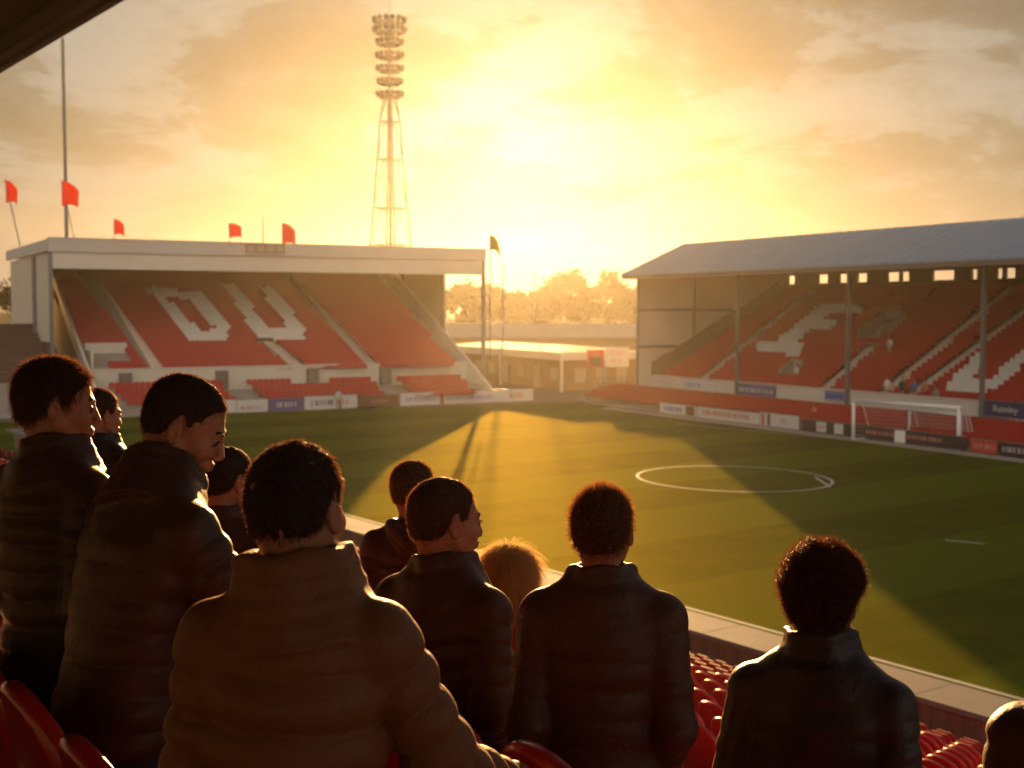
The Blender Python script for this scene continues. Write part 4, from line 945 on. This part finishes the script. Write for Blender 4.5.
def person(label,px,ytop,b,floor,yaw,head=(0,0,0),jacket='darkbrown',hair='short',hcol='dark',skin=None,scale=1.0,lean=0.0,arms=None,collar='stand',sh=1.0,eyes=False,nst=5000,hlen=.014,smile=0,smode=None,seed=1,trousers=True,baffle=.055,bamp=.011,hands=False,vol=.005,recede=0,res=1.0,cw=1.0,shd=.085):
    # position: on the ray of picture column px at distance b in the near stand
    rr=ray(px,HY); inv_=rr.x*VN[0]+rr.y*VN[1]; t=b/inv_; X=rr.x*t; Y=rr.y*t
    fd_=X*math.cos(YAW)+Y*math.sin(YAW); topz=CAMZ-(ytop-HY)/F*fd_
    H=(topz-floor)/scale
    skin=skin or mskin; e=empty('person',label,'person')
    e.location=(X,Y,floor); e.rotation_euler.z=yaw; e.scale=(scale,)*3
    # local joints; head placed so that the crown is over the origin at height H
    hy,hp,hr=head; Rh=rotm(hy,hp,hr); crown=.122+vol
    hc=np.array((0.,0.,H-crown-.0)); nb_=hc+np.array((-.030-.18*math.sin(lean),0,-.155+.02*math.sin(lean))); 
    k=(H-.165-.122)/1.44  # body proportion
    waist=np.array((nb_[0]-.50*math.sin(lean*.45)*k,0,nb_[2]-.42*k)); hip=waist+np.array((-.03,0,-.14*k)); shw=.165*sh
    chest=nb_*.62+waist*.38
    SH={s:nb_+np.array((-.005,s*shw,-shd)) for s in (1,-1)}
    A={}
    for s in (1,-1):
        ar=(arms or {}).get(s)
        if ar is None: el=SH[s]+np.array((-.05,s*.040,-.27*k)); wr_=el+np.array((.15,-s*.05,-.19*k))
        else: el=SH[s]+np.array(ar[0]); wr_=el+np.array(ar[1])
        A[s]=(SH[s],el,wr_)
    # ---- skin body
    def hd(P): return head_sdf((P-hc)@Rh,smile=smile)
    nk0=hc+Rh@np.array((-.035,0,-.055))
    def bodyf(P,head_on=True):
        d=cone(P,nk0,nb_+np.array((0,0,-.02)),.054,.054)
        if head_on: d=smin(hd(P),d,.02)
        d=smin(d,ell(P,chest+np.array((0,0,-.05)),(.08,.12*sh,.19*k)),.03); d=smin(d,ell(P,hip,(.10,.13,.13)),.08)
        for s in (1,-1):
            d=smin(d,cone(P,A[s][0],A[s][1],.040,.036),.03); d=smin(d,cone(P,A[s][1],A[s][2],.038,.027),.01)
            kn=np.array((hip[0]+.04,s*.10,.5*hip[2]+.02)); an=np.array((hip[0]+.0,s*.11,.08)); d=smin(d,cone(P,hip+np.array((0,s*.085,-.04)),kn,.075,.05),.03); d=smin(d,cone(P,kn,an,.05,.035),.01); d=smin(d,cone(P,an+np.array((0,0,-.035)),an+np.array((.13,0,-.045)),.035,.028),.02)
            h=A[s][2]; u=h-A[s][1]; u=u/np.linalg.norm(u)
            d=smin(d,cone(P,h,h+u*.075,.026,.030),.015)
        return d
    ext=.62
    X_=axis([(-ext,hc[0]-.14,.022),(hc[0]-.14,hc[0]+.15,.0042/res),(hc[0]+.15,ext+.1,.022)]); Y_=axis([(-.55,-.11,.022),(-.11,.11,.0042/res),(.11,.55,.022)])
    z1=hc[2]-.16; Z_=axis([(-.02,z1,.024),(z1,H+.03,.0042/res)])
    V=grid_eval(lambda P:bodyf(P,False),X_,Y_,Z_)
    kz=np.searchsorted(Z_,z1); ix=slice(np.searchsorted(X_,hc[0]-.14),np.searchsorted(X_,hc[0]+.15)); iy=slice(np.searchsorted(Y_,-.11),np.searchsorted(Y_,.11))
    V[ix,iy,kz:]=grid_eval(lambda P:bodyf(P,True),X_[ix],Y_[iy],Z_[kz:])
    vs,fs=surface_nets(V,X_,Y_,Z_)
    parts=[(vs,fs)]
    if hands:
        for s in hands:
            h=A[s][2]; u=h-A[s][1]; u=u/np.linalg.norm(u); sd_=np.cross(u,(0,0,1)); sd_/=np.linalg.norm(sd_); dn=np.cross(sd_,u)
            if dn[2]>0: dn=-dn
            segs=[]
            for i,(o,l) in enumerate(((-.030,.072),(-.010,.080),(.010,.074),(.028,.060))):
                k0=h+u*.085+sd_*o; k1=k0+u*l*.45+dn*l*.12; k2=k1+u*l*.25+dn*l*.28; k3=k2+u*l*.05+dn*l*.28; segs.append((k0,k1,k2,k3))
            tb_=h+u*.02-sd_*s*-.025; thumb=(tb_,tb_+u*.035+sd_*s*.03*-1+dn*.01,tb_+u*.065+sd_*s*.035*-1+dn*.02)
            def hf(P):
                d=ell(P,h+u*.05,(.048,.040,.017),np.stack((u,sd_,dn),1)); d=smin(d,cone(P,h-u*.05,h+u*.01,.026,.024),.02)
                for q in segs:
                    f=cone(P,q[0],q[1],.0098,.0088); f=smin(f,cone(P,q[1],q[2],.0088,.008),.003); f=smin(f,cone(P,q[2],q[3],.008,.0065),.003); d=smin(d,f,.006)
                f=cone(P,thumb[0],thumb[1],.0125,.0105); f=smin(f,cone(P,thumb[1],thumb[2],.0105,.008),.003); return smin(d,f,.012)
            lo=h-.13;hi=h+.20; lo=np.minimum(h-u*.06-.06,h+u*.18-.06); hi=np.maximum(h-u*.06+.06,h+u*.18+.06)
            ax=[axis([(lo[q],hi[q],.004)]) for q in range(3)]; v2,f2=surface_nets(grid_eval(hf,*ax),*ax); parts.append((v2,f2))
    n0=0; VS=[];FS=[]
    for v_,f_ in parts: VS.append(v_); FS.append(f_+n0); n0+=len(v_)
    body=mesh_from('body',np.concatenate(VS),np.concatenate(FS),skin,e)
    if eyes:
        for s in (1,-1):
            c_=hc+Rh@np.array((.0755,s*.031,-.001)); mb=MB(); 
            for la in range(1,8):
                pass
            n=10; vs_=[];fs_=[]
            for a in range(n+1):
                for b2 in range(n): th=PI*a/n; ph=2*PI*b2/n; vs_.append(c_+Rh@np.array((math.cos(th),math.sin(th)*math.cos(ph),math.sin(th)*math.sin(ph)))*.0136)
            for a in range(n):
                for b2 in range(n): fs_.append((a*n+b2,a*n+(b2+1)%n,(a+1)*n+(b2+1)%n,(a+1)*n+b2))
            mb.add(vs_,fs_); mb.m=[1 if f[0]<2*n else 0 for f in fs_]; ey=mb.build('eye',[meye,mlash],e,True)
            # upper lid and brow
            mb=MB(); pts=[c_+Rh@np.array((.0165-abs(q-.1)*.004*0-.010*q*q*.6,q*.017,.0035+.003*(1-q*q))) for q in np.linspace(-1,1,7)]; mb.tube(pts,.0016,5); mb.build('eyelash',mlash,e)
            mb=MB(); pts=[hc+Rh@np.array((.0900-.0125*abs(q),s*(.012+.034*q),.021+.006*math.sin(q*2.4))) for q in np.linspace(0,1,7)]
            for a_,b_2 in zip(pts,pts[1:]): mb.beam(a_,b_2,.0034,5)
            mb.build('eyebrow',mlash,e)
    # ---- hair
    hb=.005 if hair!='short' else .0045
    lo=hc+np.array((-.17,-.15,-.24 if hair=='long' else -.11)); hi=hc+np.array((.17,.15,.18)); ax=[axis([(lo[q],hi[q],hb)]) for q in range(3)]
    Vh=grid_eval(lambda P:hair_sdf((P-hc)@Rh,vol,hair,seed,recede),*ax); vh,fh=surface_nets(Vh,*ax)
    ho=mesh_from('hair',vh,fh,mhair[hcol],e)
    st=strands(vh,fh,nst,hlen,smode or {'short':'short','curly':'curly','long':'long'}[hair],mst[hcol],ho,seed,Rh=Rh,width=.0009)
    # ---- jacket
    rs=np.random.default_rng(seed+9); ph=rs.uniform(0,6)
    pm=1.0
    def puff(t,h,a): 
        x=np.abs(np.sin(PI*t/h)); return a*(np.sqrt(x)-.55)*pm
    hem=hip[2]-.05*k
    def jf(P):
        x,y,z=P[...,0],P[...,1],P[...,2]
        # torso loft
        zz=np.array([hem-.05,hem+.02,waist[2],chest[2],nb_[2]-.10,nb_[2]-.045,nb_[2]+.02])
        wy=np.array([.178,.182,.170,.190,.190,.150,.098])*sh; wx=np.array([.140,.142,.130,.140,.130,.115,.098])
        cxs=np.interp(z,[hip[2],waist[2],nb_[2]],[hip[0],waist[0],nb_[0]]); a=np.interp(z,zz,wx); b_=np.interp(z,zz,wy)
        q=np.sqrt(((x-cxs)/a)**2+(y/b_)**2); d=(q-1)*np.minimum(a,b_)*.9
        nonlocal pm
        pm=np.clip(.95+.6*vnoise(P,9,seed+21),.45,1.35); wr=vnoise(P,15,seed)*.008+vnoise(P*np.array((1,.6,1.8)),38,seed+2)*.0045
        d=d-puff(z+.012*np.sin(y*9+ph)+.008*vnoise(P,14,seed+3),baffle*1.35,bamp)*np.clip((nb_[2]-.06-z)*12,0,1)-wr
        d=smax(d,z-(nb_[2]+.005),.02)
        for s in (1,-1):
            sh_,el,wr_=A[s]
            d=smin(d,cone(P,nb_+np.array((0,s*.040,-.012)),sh_+np.array((0,-s*.01,-.005)),.066,.070)-wr*.5,.035)
            L1=np.linalg.norm(el-sh_); L2=np.linalg.norm(wr_-el)
            da,t=cone(P,sh_,el,.071,.062,True); da=da-puff(t*L1+.02+.010*vnoise(P,20,seed+4),baffle,bamp)-wr
            db,t2=cone(P,el,wr_,.062,.048,True); db=db-puff(t2*L2+.01+.010*vnoise(P,20,seed+6),baffle,bamp)-wr*1.2
            u=(wr_-el)/L2; db=smax(db,(P-wr_)@u-.005,.008)
            arm=smin(da,db,.025); d=smin(d,arm,.013)
        d=smax(d,hem-z+.006*np.sin(y*20),.012)
        return d
    ax_=(nk0-nb_); ax_=ax_/np.linalg.norm(ax_); xx_=np.cross((0,1,0),ax_); xx_/=np.linalg.norm(xx_); Rn=np.stack((xx_,np.cross(ax_,xx_),ax_),1)
    def colf(P):
        # standing collar: a tube round the neck, open at the front
        q=(P-nb_)@Rn; z=q[...,2]; z0=-.060; z1_={'stand':.068,'high':.090,'hood':.045,'low':.030}[collar]
        tt=np.clip((z-z0)/(z1_-z0),0,1); qx=q[...,0]-.012-.010*tt; r_=(.116-.062*tt+.028*tt*tt)*cw+.004*np.sin(6*np.arctan2(q[...,1],qx)+ph)+.003*vnoise(P,40,seed+8)
        th={'stand':.013,'high':.017,'hood':.014,'low':.010}[collar]
        rad=np.sqrt(qx**2*.85+q[...,1]**2); d=np.abs(rad-r_)-th+.004*np.abs(np.sin((z-z0)*PI/.035))
        top=z1_-.006+.016*np.clip(-qx*12,-1,1)+.003*np.sin(5*np.arctan2(q[...,1],qx)+ph); d=smax(d,z-top,.012); d=smax(d,z0-z,.01)
        gap=smax(np.abs(q[...,1])-.012,-(qx-.02),.01); d=smax(d,-gap*1.0,.01)
        return d
    def hoodf(P):
        d=cone(P,nb_+np.array((-.085,-.07,.0)),nb_+np.array((-.115,0,-.045)),.034,.045); d=smin(d,cone(P,nb_+np.array((-.115,0,-.045)),nb_+np.array((-.085,.07,.0)),.045,.034),.03)
        d=smin(d,cone(P,nb_+np.array((-.06,.09,.02)),nb_+np.array((.02,.085,.0)),.03,.022),.03); d=smin(d,cone(P,nb_+np.array((-.06,-.09,.02)),nb_+np.array((.02,-.085,.0)),.03,.022),.03)
        return d-vnoise(P,45,seed)*.006
    lo=np.minimum.reduce([A[s][q] for s in (1,-1) for q in (0,1,2)]+[nb_-.2]+[hip-np.array((.2,.22,.0))])-.1; hi=np.maximum.reduce([A[s][q] for s in (1,-1) for q in (0,1,2)]+[hip+np.array((.2,.22,.0))])+.1
    lo[2]=min(hem,A[1][2][2]-.06,A[-1][2][2]-.06)-.02; hi[2]=nb_[2]+.16
    g_=.0085/res; ax=[axis([(lo[q],hi[q],g_)]) for q in range(3)]
    def jall(P):
        d=smin(jf(P),colf(P),.022)
        if collar=='hood': d=smin(d,hoodf(P),.012)
        return d
    Vj=grid_eval(jall,*ax); vj,fj=surface_nets(Vj,*ax); jk=mesh_from('jacket',vj,fj,mj[jacket],e)
    mb=MB(); zf=[(chest[2]-.05+q*(nb_[2]+.03-chest[2]+.05)) for q in np.linspace(0,1,8)]
    # ---- trousers and shoes
    if trousers:
        def tf(P):
            d=ell(P,hip+np.array((0,0,-.03)),(.125,.165,.12))
            for s in (1,-1):
                kn=np.array((hip[0]+.04,s*.10,.5*hip[2]+.02)); an=np.array((hip[0],s*.11,.07)); d=smin(d,cone(P,hip+np.array((0,s*.085,-.04)),kn,.095,.07),.03); d=smin(d,cone(P,kn,an,.07,.06),.02)
            return smax(d-vnoise(P,25,seed)*.004,.05-P[...,2],.01)
        ax=[axis([(hip[0]-.2,hip[0]+.2,.018)]),axis([(-.24,.24,.018)]),axis([(.02,hip[2]+.12,.022)])]
        vt,ft=surface_nets(grid_eval(tf,*ax),*ax); mesh_from('trousers',vt,ft,mjean,e)
        for s in (1,-1):
            a_=np.array((hip[0]-.03,s*.11,.045)); sf=lambda P:smax(smin(cone(P,a_,a_+np.array((.17,0,-.012)),.045,.034),ell(P,a_+np.array((0,0,.03)),(.045,.042,.05)),.02),.004-P[...,2],.006)
            ax=[axis([(a_[0]-.08,a_[0]+.24,.012)]),axis([(a_[1]-.07,a_[1]+.07,.012)]),axis([(-.02,.16,.012)])]
            v3,f3=surface_nets(grid_eval(sf,*ax),*ax); mesh_from('shoe',v3,f3,mshoe,e)
    return e
D=math.radians
def vyaw(px,off=0): return YAW-math.atan((px-512)/F)-D(off)     # facing away from the camera at column px, turned right by off degrees
PEOPLE=[
 dict(label='man with short dark wavy hair smiling towards the right at the left edge',px=58,ytop=358,b=1.0,floor=FA,off=50,head=(D(-42),D(8),0),jacket='darkbrown',hcol='dark',scale=.97,eyes=True,smile=1,collar='stand',hlen=.024,nst=12000,seed=11,vol=.008,sh=.95),
 dict(label='man in profile looking down, receding short hair and dark brown puffer jacket',px=186,ytop=377,b=1.2,floor=FA,off=58,head=(D(-44),D(26),0),jacket='darkbrown',hcol='dark',scale=1.02,eyes=True,lean=.40,collar='high',hlen=.012,nst=14000,seed=12,vol=.003,recede=.02,sh=1.0,bamp=.008,
      arms={-1:((.10,-.10,-.25),(.26,-.02,-.07)),1:((.05,.1,-.25),(.22,-.03,-.1))}),
 dict(label='large man seen from behind in tan brown padded coat nearest the camera',px=298,ytop=441,b=1.0,floor=FA,off=14,head=(D(-16),D(4),0),jacket='tan',hcol='dark',scale=.98,collar='high',hlen=.012,nst=18000,seed=13,vol=.002,sh=.88,baffle=.075,bamp=.022,res=1.15,cw=1.12,shd=.078,
      arms={-1:((.06,-.13,-.27),(.22,-.10,-.10)),1:((.02,.05,-.28),(.2,0,-.12))},hands=(-1,)),
 dict(label='dark haired man half hidden behind the large tan coated man',px=228,ytop=447,b=1.95,floor=FB,off=35,head=(D(-22),D(6),0),jacket='plum',hcol='dark',scale=1.04,collar='stand',hlen=.012,nst=9000,seed=14),
 dict(label='man in hooded dark jacket half hidden behind the man with a high forehead',px=414,ytop=460,b=2.75,floor=FC,off=5,head=(D(-30),D(0),0),jacket='plum',hcol='brown',scale=1.0,collar='hood',hlen=.018,nst=9000,seed=15,sh=.92),
 dict(label='man with cropped hair and high forehead looking right beside the blonde head',px=447,ytop=478,b=1.98,floor=FB,off=34,head=(D(-30),D(4),0),jacket='darkbrown',hcol='brown',scale=1.02,eyes=True,collar='stand',hlen=.011,nst=12000,seed=16,recede=.015,sh=.92,vol=.004),
 dict(label='small person with blonde shoulder length hair in a red top',px=508,ytop=547,b=2.72,floor=FC,off=0,head=(D(4),0,0),jacket='red',hair='long',hcol='blonde',scale=.98,collar='low',hlen=.085,nst=22000,seed=17,bamp=0,sh=.8),
 dict(label='man with short spiky hair and dark quilted jacket seen from behind in the middle',px=604,ytop=486,b=2.08,floor=FB,off=4,head=(D(-8),0,0),jacket='brown',hcol='brown',scale=.92,collar='stand',hlen=.022,smode='spiky',nst=9000,seed=18,sh=.98,baffle=.06,bamp=.006,vol=.005),
 dict(label='man with thick curly hair in black jacket lit on the left shoulder',px=829,ytop=557,b=2.72,floor=FC,off=12,head=(D(-12),D(4),0),jacket='black',hair='curly',hcol='black',skin='deep',scale=1.03,collar='high',hlen=.034,nst=16000,seed=19,sh=1.1,shd=.095,vol=.002,bamp=.005),
 dict(label='person in brown puffer jacket of whom only a shoulder shows at the right edge',px=1128,ytop=572,b=2.5,floor=FC,off=20,head=(D(-10),0,0),jacket='darkbrown',hcol='dark',scale=1.05,seed=20,nst=3000,sh=1.0),
 dict(label='dark haired person between the smiling man and the man looking down',px=99,ytop=388,b=1.95,floor=FB,off=40,head=(D(-20),D(6),0),jacket='black',hcol='brown',scale=1.0,seed=21,nst=4000,hlen=.016,vol=.008),
]
if DOPEOPLE:
    for k_ in PEOPLE:
        k_=dict(k_); off=k_.pop('off'); sk=k_.pop('skin',None); person(yaw=vyaw(k_['px'],off),skin=mskind if sk else None,**k_)

# ------------------------------------------------------------------ a few tiny figures in the far stands
def small_figure(M,px,y,zf,label,coat,sit=True,hair='dark'):
    x=solve(M,px,y,zf+.8); e=empty('person',label,'person','few people scattered in the far stands')
    hz=1.22 if sit else 1.60
    def bf(P):
        d=ell(P,(0,0,hz),(.10,.078,.12)); d=smin(d,cone(P,(0,0,hz-.25),(0,0,hz-.08),.055,.05),.03)
        hp=(-.02,0,.52) if sit else (0,0,.92)
        d=smin(d,cone(P,hp,(0,0,hz-.32),.12,.13),.05)
        for s in (1,-1):
            kn=(.40,s*.10,.50) if sit else (.02,s*.10,.48); d=smin(d,cone(P,(hp[0],s*.08,hp[2]),kn,.075,.055),.03); d=smin(d,cone(P,kn,(kn[0],s*.10,.06),.05,.035),.01); d=smin(d,cone(P,(kn[0],s*.1,.04),(kn[0]+.14,s*.1,.03),.035,.03),.01)
            el=(.05,s*.26,hz-.55); d=smin(d,cone(P,(0,s*.17,hz-.30),el,.045,.038),.02); d=smin(d,cone(P,el,(.25,s*.12,hz-.62),.036,.04),.01)
        return d
    ax=[axis([(-.25,.65,.03)]),axis([(-.36,.36,.03)]),axis([(-.02,hz+.16,.03)])]; v,f=surface_nets(grid_eval(bf,*ax),*ax); mesh_from('body',v,f,mskin,e)
    def cf(P):
        hp=(-.02,0,.55) if sit else (0,0,.88); d=smin(cone(P,hp,(0,0,hz-.34),.16,.17),ell(P,(0,0,hz-.30),(.13,.22,.10)),.05)
        for s in (1,-1):
            el=(.05,s*.26,hz-.55); d=smin(d,cone(P,(0,s*.17,hz-.30),el,.065,.055),.03); d=smin(d,cone(P,el,(.22,s*.14,hz-.61),.054,.048),.02)
        return d
    v,f=surface_nets(grid_eval(cf,*ax),*ax); mesh_from('coat',v,f,mat('coat_'+coat,{'white':(.6,.58,.55),'dark':(.03,.03,.04),'blue':(.08,.12,.3),'pink':(.5,.15,.13),'grey':(.2,.19,.18)}[coat],.8),e)
    hf=lambda P:smax(ell(P,(-.01,0,hz+.03),(.11,.09,.11)),(P[...,0]-.06)+.0*P[...,2],.02)
    ax=[axis([(-.2,.2,.02)]),axis([(-.15,.15,.02)]),axis([(hz-.1,hz+.2,.02)])]; v,f=surface_nets(grid_eval(hf,*ax),*ax); mesh_from('hair',v,f,mhair[hair],e)
    e.matrix_world=M@Matrix.Translation((x,y,zf))@Matrix.Rotation(-PI/2,4,'Z')
def rrow(i): return RT0+i*RDT+.35, RZ0+i*RDZ
for px,i,lb,ct,sit in ((890,7,'lone figure in white standing halfway up the right stand','white',False),(797,2,'seated person in pale top low down between the first two roof posts','white',True),(762,9,'seated person in grey high up beside the white letter stem','grey',True),
    (888,0,'person in white behind the goal, leftmost of the group at the wall','white',False),(903,0,'person in dark coat second from the left behind the goal','dark',False),(915,0,'person in blue coat in the middle of the group behind the goal','blue',False),(926,1,'person in pink coat behind the goal, one row higher than the group','pink',True),(937,0,'person in grey coat at the right end of the group behind the goal','grey',True)):
    y_,z_=rrow(int(i*1.5)); small_figure(MR,px,y_,z_,lb,ct,sit)
small_figure(MR,815,2.3,.35,'person in pink top sitting in the lower rows left of the goal','pink',True)
small_figure(ML,338,.25,.02,'steward in white standing behind the boards of the lettered stand','white',False)
